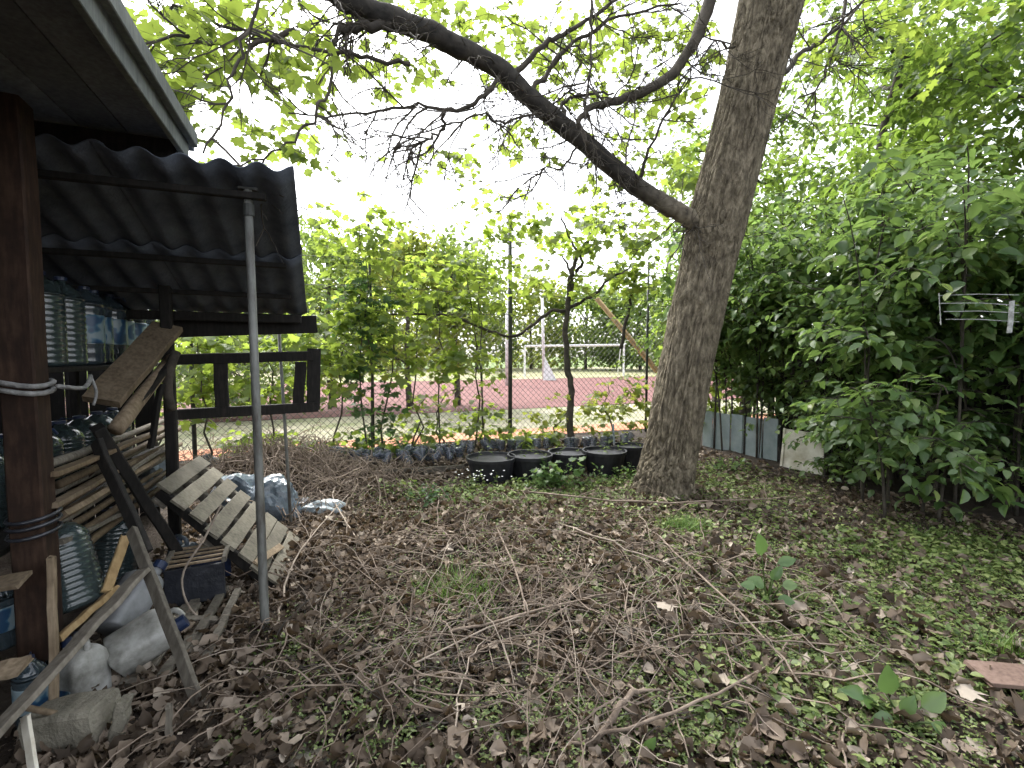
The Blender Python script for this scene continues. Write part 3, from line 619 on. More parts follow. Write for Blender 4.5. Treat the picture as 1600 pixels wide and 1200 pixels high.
# ================================================================== MAIN TREE
tp = [P(1033, 800, 5.1), P(1040, 745, 5.1), P(1051, 690, 5.1), P(1075, 560, 5.08), P(1103, 430, 5.05), P(1121, 345, 5.02), P(1150, 230, 4.95), P(1181, 100, 4.88), P(1203, 0, 4.82), P(1245, -190, 4.8), P(1290, -420, 4.8)]
tr_ = [.33, .252, .232, .228, .238, .262, .244, .248, .272, .235, .19]
tree = thing('maple_tree', 'big leaning tree with furrowed grey trunk and long dark limb over the yard', 'tree', tp[0])
NR, NS = 460, 230
path = spline(tp, NR); rad = np.interp(np.linspace(0, 1, NR + 1), np.linspace(0, 1, len(tr_)), tr_)
vs = []
for i, p in enumerate(path):
    t = (path[min(i + 1, NR)] - path[max(i - 1, 0)]).normalized(); x = (Vector((1, 0, 0)) - t * t.x).normalized(); y = t.cross(x); s = i / NR * 8.6
    for j in range(NS):
        a = 2 * math.pi * j / NS; ca, sa = math.cos(a), math.sin(a)
        low = max(0, 1 - s / 3.6)
        fl = max(0, 1 - s / .55) ** 2 * (.10 + .13 * max(0, math.sin(3 * a + 2.2)) + (.20 * max(0, math.cos(a - math.pi)) ** 3))
        q = Vector((ca * 2.6, sa * 2.6, s * .62)); q2 = Vector((ca * 7.5, sa * 7.5, s * 2.3)); q2 += Vector((noise.noise(q * 2.0), noise.noise(q * 2.0 + Vector((9, 2, 4))), 0)) * .7
        rd = 1 - math.exp(-(noise.noise(q2) / .11) ** 2); rd2 = 1 - math.exp(-(noise.noise(q2 * 1.9 + Vector((5, 1, 3))) / .12) ** 2)
        h = (.032 * rd + .018 * rd2) * (.62 + .75 * low) + .022 * noise.noise(q * .8) + .004 * noise.noise(q2 * 5)
        # knots and the swollen collar below the fork
        for (ks, ka, kr, kh) in ((4.75, -1.9, .16, .03), (3.62, -2.0, .14, -.03), (2.55, -1.35, .13, .02), (5.5, -1.2, .12, -.035)):
            da = (a - ka + math.pi) % (2 * math.pi) - math.pi; dd = ((s - ks) / kr) ** 2 + (da * .3 / kr) ** 2; h += kh * math.exp(-dd)
        h += .018 * math.exp(-((s - 3.05 - .12 * math.sin(a * 2)) / .05) ** 2) * (.5 + .5 * math.sin(a - 2.4))
        vs.append(p + (x * ca + y * sa) * (rad[i] * (1 + fl) + h))
b = MB(); b.v = [tuple(v) for v in vs]
b.f = [(i * NS + j, i * NS + (j + 1) % NS, i * NS + NS + (j + 1) % NS, i * NS + NS + j) for i in range(NR) for j in range(NS)]
trunk = b.build('trunk', M['bark'], tree, smooth=True)
twigs = MB(); LV = Leaves()
def branch(pix, r0, r1, mat='bark_thin', n=None, seg=8, part=True, name='branch', par=None, jit=.012):
    pts = spline([P(*q) for q in pix], n or len(pix) * 4)
    pts = [p + Vector((random.gauss(0, 1), random.gauss(0, 1), random.gauss(0, 1))) * jit * (.3 if i in (0, 1) else 1) for i, p in enumerate(pts)]
    rr = [r0(i / (len(pts) - 1)) * random.uniform(.96, 1.05) for i in range(len(pts))] if callable(r0) else [r * random.uniform(.93, 1.09) for r in taper(r0, r1, len(pts))]
    MB().tube(pts, rr, seg).build(name, M[mat], par or tree, smooth=True); return pts
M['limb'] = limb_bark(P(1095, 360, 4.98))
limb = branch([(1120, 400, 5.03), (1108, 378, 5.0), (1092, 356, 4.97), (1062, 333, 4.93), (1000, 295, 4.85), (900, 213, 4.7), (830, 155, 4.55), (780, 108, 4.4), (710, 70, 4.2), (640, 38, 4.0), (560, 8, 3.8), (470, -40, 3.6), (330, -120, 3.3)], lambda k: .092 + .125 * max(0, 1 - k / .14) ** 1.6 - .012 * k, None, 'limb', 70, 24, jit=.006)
BR = [limb]
BR.append(branch([(1215, -60, 4.85), (1150, -40, 4.85), (1110, 0, 4.8), (1085, 68, 4.75), (1040, 124, 4.65), (985, 150, 4.55), (940, 163, 4.5), (905, 188, 4.45), (918, 225, 4.4)], .075, .018, 'bark_thin'))
BR.append(branch([(800, 118, 4.45), (850, 72, 4.5), (890, 48, 4.6), (955, 8, 4.8), (1010, -40, 5)], .028, .012))
BR.append(branch([(826, 150, 4.5), (866, 98, 4.6), (905, 60, 4.75), (970, 25, 4.9), (1060, 5, 5.0)], .024, .009))
BR.append(branch([(785, 112, 4.4), (760, 148, 4.3), (725, 168, 4.2), (690, 170, 4.1), (650, 163, 4.05), (590, 172, 3.9), (520, 182, 3.8), (455, 175, 3.7)], .022, .006))
BR.append(branch([(692, 170, 4.12), (688, 200, 4.1), (662, 222, 4.05), (618, 236, 4.0)], .016, .006))
BR.append(branch([(640, 36, 4.0), (590, 42, 3.85), (528, 44, 3.7)], .045, .034, 'bark_dark'))
BR.append(branch([(530, 44, 3.7), (517, 80, 3.65), (519, 130, 3.6), (500, 170, 3.5), (465, 215, 3.4), (405, 252, 3.3), (330, 262, 3.2)], .016, .005))
BR.append(branch([(640, 100, 3.9), (580, 92, 3.8), (520, 80, 3.7), (440, 66, 3.6), (360, 42, 3.4), (260, 8, 3.2)], .018, .008))
BR.append(branch([(460, 45, 3.6), (400, 68, 3.5), (340, 72, 3.4), (270, 55, 3.3), (195, 88, 3.1)], .018, .006))
BR.append(branch([(420, -40, 3.0), (392, 40, 2.95), (368, 110, 2.9), (355, 160, 2.88), (320, 242, 2.85)], .011, .006))
BR.append(branch([(922, -60, 4.7), (924, 40, 4.65), (922, 110, 4.6), (914, 190, 4.55)], .016, .008))
BR.append(branch([(1000, 295, 4.85), (1010, 240, 4.75), (1050, 160, 4.7), (1075, 120, 4.7)], .018, .007))
BR.append(branch([(850, 180, 4.6), (835, 178, 4.4), (790, 190, 4.3), (740, 180, 4.2), (700, 215, 4.1)], .014, .005))
BR.append(branch([(885, 205, 4.7), (880, 165, 4.9), (900, 150, 5.0), (960, 145, 5.1)], .022, .01))
BR.append(branch([(905, 225, 4.7), (880, 262, 4.6), (850, 262, 4.5), (810, 300, 4.4)], .012, .004))
BR.append(branch([(1330, -80, 5.4), (1322, 10, 5.3), (1300, 80, 5.25), (1282, 130, 5.2), (1250, 190, 5.1)], .022, .006))
BR.append(branch([(1215, 120, 4.9), (1250, 85, 5.1), (1300, 52, 5.3), (1370, -20, 5.6)], .03, .012))
BR.append(branch([(1190, 80, 4.9), (1130, 70, 4.8), (1105, 45, 4.8)], .012, .006))
# dead and living twigs off the branches
def grow(p, d, L, r, dep):
    pts = wander(p, d, L, 6, .20, -.03); twigs.tube(pts, taper(r, r * .45, 7), 4 if r > .004 else 3, False)
    if dep > 0:
        for k in range(random.choice((2, 3, 4))):
            i = random.randint(1, 5); t = (pts[i + 1] - pts[i]).normalized(); dd = (t + rdir(-.7, .6) * .9).normalized()
            grow(pts[i], dd, L * random.uniform(.4, .75), r * .6, dep - 1)
for bi, pts in enumerate(BR):
    n = 80 if bi == 0 else (5 if bi in (7, 8, 9, 10) else 12)
    for k in range(n):
        i = random.randint(3 if bi else 12, len(pts) - 2); t = (pts[i + 1] - pts[i]).normalized()
        d = (t * .5 + rdir(-.9, .35)).normalized(); d.y *= .6
        grow(pts[i], d, random.uniform(.3, .85), random.uniform(.005, .011), 2)
twigs.build('twigs', M['bark_thin'], tree, 'stuff')
def fill(L, regs, size=.105):
    for (px, py, rx, ry, Y0, Y1, n, *o) in regs:
        for _ in range(n):
            a = random.uniform(0, 2 * math.pi); r = math.sqrt(random.random())
            q = P(px + rx * r * math.cos(a), py + ry * r * math.sin(a), random.uniform(Y0, Y1))
            L.spray(q, rdir(-.4, .3), random.uniform(.25, .5), random.randint(4, 8), (o[0] if o else size) * random.uniform(.8, 1.15), .5)
fill(LV, [(300, 40, 120, 70, 3.0, 4.6, 37), (400, 60, 120, 60, 3.2, 4.8, 34), (240, 90, 60, 60, 3.0, 4.2, 9), (330, 120, 70, 50, 3.2, 4.6, 13), (395, 215, 70, 40, 3.4, 4.4, 13), (460, 140, 70, 60, 3.6, 5, 13), (350, 190, 30, 40, 3.3, 4, 3),
          (560, 40, 90, 60, 4.2, 6, 24), (680, 20, 90, 40, 4.4, 6, 21), (610, 120, 80, 50, 4.4, 6, 12), (900, 40, 130, 60, 5, 7, 43), (1040, 90, 80, 110, 5.2, 7, 49), (960, 160, 110, 60, 5, 7, 24), (870, 110, 70, 50, 5, 6.5, 12),
          (1060, 220, 60, 70, 5.4, 7, 22), (960, 240, 70, 50, 5.2, 7, 13), (800, 230, 70, 50, 4.8, 6.5, 12), (700, 250, 60, 40, 4.8, 6.5, 8), (1000, 320, 90, 50, 5.4, 7.5, 18), (790, 70, 60, 50, 5, 6, 8), (500, 230, 40, 40, 4.2, 5.5, 4),
          (1330, 40, 110, 70, 5, 7.5, 31), (1480, 30, 120, 60, 5, 8, 31)])
fill(LV, [(500, -150, 500, 120, 3.0, 6.5, 40, .14), (1100, -150, 350, 120, 3.5, 7, 40, .14)])
MS = {'maple': single_meshes('leaf', MAPLE, M['leaf_maple'], 6, (.5, 1.5)), 'hedge': single_meshes('leaf', OVATE, M['leaf_hedge'], 6, (.6, 1.6)), 'vine': single_meshes('leaf', MAPLE, M['leaf_vine'], 6, (.5, 1.5)),
      'dead': single_meshes('leaf', DEAD, M['litter'], 12, (.6, 2.4), .06) + single_meshes('leaf', MAPLE, M['litter'], 8, (.5, 3), .10), 'seed': single_meshes('leaf', OVATE, M['seedling'], 5, (.5, 1.3))}
LV.finish(MAPLE, M['leaf_maple'], tree, 'crown', 300, M['bark_thin'], 'shoots', MS['maple'])

# ================================================================== FENCE towards the playing field
UF = 7.85
fen = thing('chain_link_fence', 'tall chain-link fence with dark posts and tension wires along the playing field', 'fence', S(UF, 1.5, 0))
def vat(px, u=UF): return PU(px, 600, u).dot(E)
for px, top, r in ((797, 3.98, .038), (582, 3.6, .02), (300, 3.4, .03), (1010, 3.4, .025), (1180, 3.4, .03), (753, 1.75, .012)):
    v = vat(px); MB().tube([S(UF, v, -.2), S(UF, v + .005, top * .5), S(UF, v + random.uniform(-.02, .02), top)], r, 10).build('post', M['steel_dark'], fen, smooth=True)
V0, V1, HT = vat(60), vat(1330), 2.25
for z in (HT, 2.62, 3.05, .04):
    n = 24; MB().tube([S(UF - .03, V0 + (V1 - V0) * i / n, z - (.03 if z > 1 else 0) * math.sin(i * 1.7) * .5) for i in range(n + 1)], .0045, 4).build('tension_wire', M['wire'], fen)
b = MB(); pit = .105
for sg, off in ((1, .0), (-1, .006)):
    v = V0 - HT
    while v < V1 + HT:
        va, vb = v, v + sg * HT
        lo, hi = min(va, vb), max(va, vb)
        if hi > V0 and lo < V1 and (sg > 0 or True):
            def zz(vv): return (vv - va) / (vb - va) * HT
            a_, c_ = max(V0, lo), min(V1, hi); n = 10
            b.tube([S(UF + off + .004 * math.sin(k * 2.1), a_ + (c_ - a_) * k / n, zz(a_ + (c_ - a_) * k / n) + .03) for k in range(n + 1)], .0036, 3, False)
        v += pit
b.build('mesh', M['wire'], fen, 'stuff')

# ------------------------------------------------------------------ sapling at the fence
sap = thing('sapling', 'crooked young maple growing at the fence right of the dark post', 'tree', P(892, 692, 8.0))
L2 = Leaves()
def sb(pix, r0, r1): return branch(pix, r0, r1, 'bark_thin', None, 7, True, 'branch', sap, .01)
branch([(892, 702, 8.0), (890, 650, 8.0), (893, 600, 8.0), (884, 560, 8.0), (885, 500, 8.0), (890, 440, 8.0), (898, 410, 8.0), (915, 380, 8.1), (945, 345, 8.2)], .065, .025, 'bark_thin', None, 10, True, 'trunk', sap, .01)
for pix in ([(900, 425, 8), (910, 410, 8), (895, 380, 8), (876, 335, 8)], [(888, 485, 8), (860, 488, 8), (835, 505, 7.9), (805, 525, 7.85), (765, 518, 7.8), (720, 498, 7.7), (680, 490, 7.6), (600, 492, 7.5), (520, 500, 7.4)],
            [(887, 482, 8), (925, 462, 8), (950, 438, 7.9), (980, 420, 7.9)], [(893, 470, 8), (893, 430, 8), (880, 400, 8)], [(970, 545, 8), (980, 490, 8), (990, 450, 8), (995, 420, 8)]): sb(pix, .032, .014)
fill(L2, [(985, 400, 50, 40, 7.4, 8.4, 34), (930, 350, 60, 40, 7.6, 8.6, 26), (860, 420, 50, 50, 7.6, 8.6, 20), (1010, 430, 30, 20, 7.6, 8.4, 10), (860, 360, 50, 40, 7.8, 8.8, 14)], .14)
L2.finish(MAPLE, M['leaf_vine'], sap, 'crown', 40, M['bark_thin'], 'shoots', MS['vine'])
# ------------------------------------------------------------------ climbers on the fence
def climber(label, regs, mat, size, nsing, stems, key='vine'):
    t = thing('climbing_vine', label, 'vine', P(stems[0][0], 705, stems[0][1]), 'climbers on the chain-link fence'); L = Leaves(); bb = MB()
    for px, Y, top in stems:
        p = P(px, 705, Y); p.z = 0; q = P(px + random.uniform(-30, 30), top, Y); pts = [p.lerp(q, k / 7) + Vector((random.gauss(0, .05), random.gauss(0, .04), 0)) for k in range(8)]; MB().tube(pts, taper(.016, .006, 8), 6).build('stem', M['bark_thin'], t)
    fill(L, regs, size); L.finish(MAPLE, mat, t, 'foliage', nsing, M['bark_thin'], 'shoots', MS[key])
climber('bright green vine mass on the fence right of the lean-to roof', [(630, 450, 120, 75, 6.9, 7.9, 140), (520, 540, 45, 90, 6.6, 7.5, 70), (660, 545, 90, 45, 7.0, 7.9, 70), (515, 340, 40, 45, 6.6, 7.4, 16), (570, 370, 40, 40, 6.8, 7.5, 18)], M['leaf_vine'], .125, 60, [(520, 7.2, 480), (600, 7.4, 420), (650, 7.5, 430), (690, 7.6, 460)])
climber('dark ivy column up the thin fence post', [(570, 470, 32, 60, 7.0, 7.4, 44), (572, 590, 26, 80, 6.9, 7.4, 44), (600, 660, 26, 40, 7.0, 7.4, 20)], M['leaf_ivy'], .095, 0, [(580, 7.2, 400), (572, 7.15, 450)])
climber('green vine around the dark fence post top', [(790, 330, 60, 50, 7.4, 8.2, 34), (745, 420, 50, 50, 7.3, 8.2, 50), (735, 480, 40, 30, 7.4, 8.2, 24), (570, 350, 40, 40, 6.8, 7.4, 14)], M['leaf_vine'], .12, 30, [(760, 7.7, 400), (740, 7.7, 430)])
climber('leafy climber on the lower fence between the vine mass and the dark post', [(690, 640, 70, 50, 7.3, 8, 46), (740, 580, 40, 40, 7.3, 8, 16), (640, 690, 60, 25, 7.1, 7.8, 36), (760, 660, 40, 30, 7.4, 8, 16), (530, 690, 50, 20, 6.8, 7.4, 26), (840, 680, 50, 12, 7.6, 8, 16)], M['leaf_vine'], .11, 30, [(690, 7.6, 600), (640, 7.5, 620), (755, 7.8, 610)])
climber('green climber seen through the dark wooden frame', [(330, 540, 60, 30, 5.9, 6.6, 46), (320, 610, 40, 30, 5.9, 6.6, 26), (420, 600, 60, 30, 6.2, 6.9, 26), (450, 530, 50, 25, 6.2, 6.9, 22), (420, 690, 80, 25, 6.3, 6.9, 30), (210, 600, 50, 50, 5.4, 6.2, 34)], M['leaf_vine'], .12, 40, [(330, 6.2, 520), (430, 6.6, 520), (240, 5.9, 540)])
climber('low leafy climber on the fence beside the big trunk', [(960, 640, 60, 40, 7.9, 8.7, 46), (850, 655, 50, 30, 7.7, 8.4, 26), (985, 600, 40, 20, 8, 8.7, 12)], M['leaf_yellow'], .11, 20, [(960, 8.3, 600), (860, 8.0, 630)])
climber('green creeper on the fence between the trunk and the grey panels', [(1120, 600, 50, 60, 7.6, 8.6, 50), (1090, 500, 40, 60, 8, 9, 40)], M['leaf_vine'], .12, 20, [(1110, 8.2, 480)])

# ------------------------------------------------------------------ edging bottles, board and pots along the fence
eb = bottle_proto(.30, .075, 'plain', M['bottle_edge']); protos['edge'] = (eb, False)
TENS = ['', '', 'twenty', 'thirty']; UN = ['', 'first', 'second', 'third', 'fourth', 'fifth', 'sixth', 'seventh', 'eighth', 'ninth', 'tenth', 'eleventh', 'twelfth', 'thirteenth', 'fourteenth', 'fifteenth', 'sixteenth', 'seventeenth', 'eighteenth', 'nineteenth']
def nth(k): return UN[k] if k < 20 else (TENS[k // 10][:-1] + 'ieth' if k % 10 == 0 else TENS[k // 10] + '-' + UN[k % 10])
for i in range(34):
    px = 505 + i * 14.6; Y = 6.55 + (px - 505) / 485 * 1.55
    p = P(px + random.uniform(-3, 3), 700, Y + random.uniform(-.05, .05)); p.z = gzf(p.x, p.y) + .17
    o = bottle('edge', p, f'{nth(i + 1)} clear bottle from the left in the rear edging row under the fence', 'bottle edging below the fence', (R(180) + random.gauss(0, .3), random.gauss(0, .35), random.random() * 6), random.uniform(.7, 1.1))
    o.location.z = p.z + .03
for i in range(16):
    px = 520 + i * 13; Y = 6.25 + (px - 505) / 485 * 1.5
    p = P(px + random.uniform(-3, 3), 715, Y); p.z = gzf(p.x, p.y) + .20
    bottle('edge', p, f'{nth(i + 1)} clear bottle from the left in the front edging row behind the board', 'front bottle edging below the fence', (R(180) + random.gauss(0, .4), random.gauss(0, .4), random.random() * 6), random.uniform(.65, 1.0))
plank('edging_board', P(560, 742, 5.9), P(725, 732, 6.15), .025, .10, 'wood_grey', 'pale-edged board lying before the edging bottles left of the pots', 'board')
plank('edging_board', P(440, 752, 5.75), P(562, 745, 5.92), .025, .08, 'wood_dark', 'dark board half buried in the brush heap', 'board')
def pot(px, py, w, h, label):
    p = OnG(px, py); Y = p.y; r = w / 2 * Y / F; hh = h * Y / F
    t = thing('plant_pot', label, 'pot', p, 'black plant pots along the fence')
    MB().lathe([(r * .78, -.02), (r * .98, hh * .86), (r * 1.0, hh * .88), (r * 1.05, hh * .88), (r * 1.06, hh), (r * .99, hh), (r * .97, hh * .9), (r * .9, hh * .84)], 28, p).build('body', M['pot'], t, smooth=False)
    MB().lathe([(r * .95, hh * .86), (r * .6, hh * .89), (r * .01, hh * .90)], 20, p).build('soil', M['pot'], t)
    L = Leaves()
    for k in range(random.randint(3, 7)):
        a = random.uniform(0, 6.28); L.spray(p + Vector((math.cos(a) * r * .6, math.sin(a) * r * .6, hh * .88)), Vector((random.gauss(0, .5), random.gauss(0, .5), 1)), .16, 5, .045, .3, .002)
    L.finish(OVATE, M['weed'], t, 'seedlings', 0, M['weed'])
pot(768, 752, 76, 40, 'black pot farthest left, half behind the white-flowered weeds')
pot(828, 752, 68, 44, 'black pot second from the left in the row')
pot(888, 742, 62, 38, 'black pot behind the leafy green plant')
pot(944, 742, 66, 40, 'black pot with seedlings left of the trunk')
pot(984, 734, 50, 40, 'black pot touching the trunk')
plank('stake', P(960, 700, 6.6), P(958, 662, 6.6), .03, .02, 'panel', 'short grey stake behind the right-hand pots', 'stake', None, (1, 0, 0))
tn = [P(905, 655, 9.3), P(923, 690, 9.2)]
# ------------------------------------------------------------------ football goal, poles beyond
goal = thing('football_goal', 'white football goal far off on the playing field', 'goal', P(897, 588, 34))
gl, gr_ = P(820, 541, 33), P(975, 539, 35)
MB().tube([gl, gr_], .08, 8).build('crossbar', M['white'], goal)
for q in (gl, gr_):
    gp = MB().tube([(q.x, q.y, 0), q], .07, 8).build('goal_post', M['white'], goal); MB().tube([q, q + Vector((0, 1.0, 0)), Vector((q.x, q.y + 2, 0))], .035, 6).build('net_stay', M['white'], gp)
wp = thing('white_post', 'tall white post with broad triangular foot by the red track', 'post', P(850, 592, 29))
q = P(850, 590, 29); q.z = 0; tq = P(847, 455, 29)
MB().tube([q, tq], [.10, .085], 10).build('shaft', M['white'], wp, smooth=True)
MB().add([q + Vector((-.05, -.3, .02)), q + Vector((.75, -.3, .02)), q + Vector((.02, -.05, 1.5)), q + Vector((-.05, .3, .02)), q + Vector((.75, .3, .02)), q + Vector((.02, .05, 1.5))], [(0, 1, 2), (3, 5, 4), (0, 3, 4, 1), (1, 4, 5, 2), (0, 2, 5, 3)]).build('foot', M['white'], wp)
MB().tube([tq + Vector((-.12, 0, 0)), tq + Vector((.2, 0, .05))], .09, 8).build('lamp_head', M['white'], wp)
ws = thing('white_post', 'short white post half hidden behind the dark fence post', 'post', P(792, 560, 24)); q = P(793, 585, 24); q.z = 0
MB().tube([q, P(793, 458, 24)], [.12, .11], 10).build('shaft', M['white'], ws, smooth=True)
tag(MB().tube([P(1100, 668, 12.2), P(1020, 572, 12.2), P(932, 466, 12.2)], [.075, .07, .06], 10).build('leaning_pole', M['wood_pale'], None, smooth=True), 'tan wooden pole leaning diagonally behind the fence left of the trunk', 'pole')
up_ = thing('concrete_pole', 'pale concrete pole far behind the fence beside the trunk', 'pole', P(1046, 580, 26)); q = P(1046, 600, 26); q.z = 0
MB().tube([q, P(1044, 385, 26)], [.19, .13], 8).build('shaft', M['white'], up_)
MB().bar(P(1036, 392, 26), P(1054, 392, 26), .08, .08).build('crossarm', M['white'], up_)
# ------------------------------------------------------------------ trees beyond the fence
def far_tree(label, px, Y, top_py, rx, mat, n, leaf, group, zlow=.25, cat='tree', name='tree', gaps=.0):
    base = P(px, 600, Y); base.z = 0; H = P(px, top_py, Y).z; t = thing(name, label, cat, base, group)
    tk = [base, base + Vector((random.uniform(-.2, .2), 0, H * .4)), base + Vector((random.uniform(-.4, .4), random.uniform(-.3, .3), H * .85))]
    bb = MB().tube(spline(tk, 8), taper(H * .022, H * .006, 9), 8)
    for k in range(7):
        h = random.uniform(.25, .8); a0 = base + UP * H * h; bb.tube(wander(a0, rdir(.1, .8), rx * random.uniform(.5, .95), 5, .15), taper(H * .008, H * .002, 6), 5)
    bb.build('trunk', M['bark_thin'], t, smooth=True)
    nb_ = int(n / 60); pos = []
    for k in range(nb_):
        zr = random.random(); hh = zlow + (1 - zlow) * zr; prof = math.sin(math.pi * min(.97, .18 + .80 * zr)) ** .6
        a = random.uniform(0, 6.283); r = rx * prof * math.sqrt(random.uniform(.15, 1)); c = np.array(base) + [r * math.cos(a), r * math.sin(a), H * hh]
        pos.append(c + rng.normal(0, 1, (60, 3)) * rx * np.array([.17, .17, .11]))
    pos = np.concatenate(pos); pos = pos[pos[:, 2] > .05]; N = len(pos)
    fw = rng.normal(0, 1, (N, 3)); fw[:, 2] -= .4; nr = rng.normal(0, .6, (N, 3)); nr[:, 2] += 1
    cloud('crown', CLUMP, pos, fw, nr, leaf * rng.uniform(.6, 1.2, N), mat, t, 'stuff', (.5, 1.5)); return t
spots = [('round-topped', 300, 50, 430), ('low', 395, 52, 440), ('wide', 480, 47, 352), ('yellowish', 575, 50, 400), ('tall', 660, 54, 395), ('bushy', 745, 50, 420), ('pale', 830, 52, 440), ('low round', 915, 50, 455), ('dense', 1000, 48, 450), ('dark', 1080, 50, 440), ('far right', 1170, 50, 430)]
for k, (w_, px, Y, top) in enumerate(spots):
    wh = ['seen under the lean-to beam', 'seen between the two metal poles', 'just right of the lean-to roof', 'behind the thin fence post', 'behind the vine mass', 'left of the dark fence post', 'behind the white post', 'behind the football goal', 'right of the football goal', 'behind the leaning trunk', 'right of the leaning trunk'][k]
    far_tree(f'{w_} far tree across the playing field, {wh}', px, Y, top, 5.2, M['leaf_yellow'] if k in (3, 6) else M['leaf_far'], 3600, .55, 'trees across the playing field', .08)
far_tree('yellow-green bushy tree between fence and track above the vine mass', 640, 13.5, 378, 1.6, M['leaf_yellow'], 3000, .2, 'bushes between fence and track', .3)
far_tree('green bushy tree between fence and track left of the dark post', 715, 14.5, 372, 1.5, M['leaf_far'], 3000, .2, 'bushes between fence and track', .35)
far_tree('young green tree between fence and track right of the lean-to roof', 520, 14, 372, 1.6, M['leaf_far'], 3000, .2, 'bushes between fence and track', .2)
far_tree('green bush behind the fence seen through the dark frame', 380, 12, 500, 1.8, M['leaf_far'], 2600, .18, 'bushes between fence and track', .1)
far_tree('leafy tree behind the fence hidden by the lean-to roof', 230, 11, 330, 2.2, M['leaf_far'], 4000, .2, 'bushes between fence and track', .1)

# ================================================================== RIGHT SIDE
# added shade boards behind the shrubs, grey sheets and white board further off
rb0, rb1 = G(1108, 700), G(1296, 740); rd_ = (rb1 - rb0).normalized()
pf = thing('panel_fence', 'low fence of blue-grey upright sheets behind the trunk', 'fence', rb0)
xs_ = [1098, 1114, 1142, 1161, 1192, 1216]
for i in range(5):
    a, c = G(xs_[i], 699 + (xs_[i] - 1108) * .2), G(xs_[i + 1] - 2, 699 + (xs_[i + 1] - 1108) * .2); m = (a + c) / 2; hgt = .60 + random.uniform(-.02, .03)
    MB().box(m + UP * (hgt / 2) + rd_.cross(UP) * .01 * (i % 2), (c - a) / 2, rd_.cross(UP) * .008, UP * hgt / 2).build('panel', M['panel'], pf)
for px in (1114, 1161, 1216): 
    a = G(px, 700 + (px - 1108) * .2) + rd_.cross(UP) * -.03; MB().bar(a, a + UP * .62, .035, .03, E, 3).build('post', M['wood_dark'], pf)
wb = thing('white_board', 'stained white board leaning at the foot of the shrubs', 'board', G(1255, 738))
a, c = G(1222, 728), G(1284, 742); n_ = (c - a).cross(UP).normalized(); 
MB().bar((a + c) / 2 + UP * .0, (a + c) / 2 + UP * .52 - n_ * .05, (c - a).length, .02, n_, 5, .003).build('sheet', M['board_white'], wb)
for q in (a, c): MB().bar(q + n_ * .016, q + UP * .53 + n_ * -.034, .035, .02, n_, 3).build('edge_strip', M['board_white'], wb)
dw = thing('shade_backdrop', 'near-black boards added to stand in for deep shade behind the shrubs', 'wall', (4.9, 5, 0))  # wall added to fill a dark void; the shade is in its colour
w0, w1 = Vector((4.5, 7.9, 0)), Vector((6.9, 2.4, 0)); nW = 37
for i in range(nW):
    p = w0.lerp(w1, i / nW); MB().bar(p, p + UP * (1.9 + random.uniform(-.05, .05)), .175, .022, E, 3, .003).build('board', M['wood_shade'], dw)
MB().bar(w0 + UP * 1.5 + E * .03, w1 + UP * 1.5 + E * .03, .04, .07, UP, 3).build('rail', M['wood_shade'], dw)
# wire rack in the leaves
rk = thing('wire_rack', 'white wire rack caught in the leaves at the right edge', 'rack', P(1540, 540, 4.3))
for k, (y0, y1) in enumerate(((462, 461), (474, 477), (487, 489), (499, 503))): MB().tube([P(1466 + k * 4, y0, 3.75), P(1530, (y0 + y1) / 2 - 2, 3.72), P(1592, y1, 3.7)], .003, 6).build('wire', M['rack'], rk)
MB().bar(P(1581, 470, 3.7), P(1577, 520, 3.7), .035, .012, (0, -1, 0), 3).build('upright', M['rack'], rk); MB().tube([P(1467, 458, 3.75), P(1470, 508, 3.75)], .004, 6).build('upright', M['rack'], rk)
# shrubs: arching stems rising along the boundary and leaning over the yard
def shrub(label, base, n, H, lean, size, nsing, spread=.45, mat='leaf_hedge', key='hedge', tm=OVATE, spn=9, lowcut=0.0, lean_to=None):
    t = thing('shrub', label, 'shrub', base, 'shrubs along the right side'); L = Leaves(); bb = MB(); lt = lean_to or Vector((-.85, -.5, 0))
    mains = []
    for k in range(n):
        p = Vector(base) + Vector((random.gauss(0, spread), random.gauss(0, spread), 0)) if k < 7 else random.choice(mains)[random.randint(3, 6)].copy(); h = H * random.uniform(.55, 1.1)
        out = (lt + Vector((random.gauss(0, .6), random.gauss(0, .6), 0))) * lean * random.uniform(.3, 1.2)
        pts = spline([p, p + UP * h * .5 + out * .15, p + UP * h * .88 + out * .55, p + UP * h * random.uniform(.8, 1.0) + out * 1.05], 12)
        if k >= 7:
            z0 = pts[0].z; top = h * random.uniform(.9, 1.05)
            pts = [Vector((q.x, q.y, z0 + (q.z - z0) * max(.15, (top - z0)) / max(h, .1))) for q in pts]
        else: mains.append(pts)
        pts_ = [q for q in pts if not (q.y < 6.3 and q.x < 2.9)]
        if len(pts_) > 2: bb.tube(pts_, taper(.016 if k < 7 else .010, .004, len(pts_)), 5)
        for q in range(spn):
            i = random.randint(3, 12)
            if pts[i].z < lowcut or (pts[i].y < 6.3 and pts[i].x < 3.0): continue
            d = (rdir(-.45, .35) + lt * .35).normalized(); L.spray(pts[i], d, random.uniform(.3, .6), random.randint(6, 10), size, .45, .003)
    bb.build('stems', M['bark_thin'], t, 'stuff', smooth=True); L.finish(tm, M[mat], t, 'foliage', nsing, M['bark_thin'], 'shoots', MS[key])
shrub('tall leafy shrub between the leaning trunk and the white board', (3.9, 7.5, 0), 44, 3.4, .7, .125, 60, .35, lowcut=1.05)
shrub('broad leafy shrub above the white board', (4.35, 6.7, 0), 52, 3.5, .9, .13, 80, .4, lowcut=1.0)
shrub('dense shrub with large leaves in the middle of the right side', (4.6, 5.6, 0), 70, 3.4, .95, .13, 90, .4, lowcut=.95)
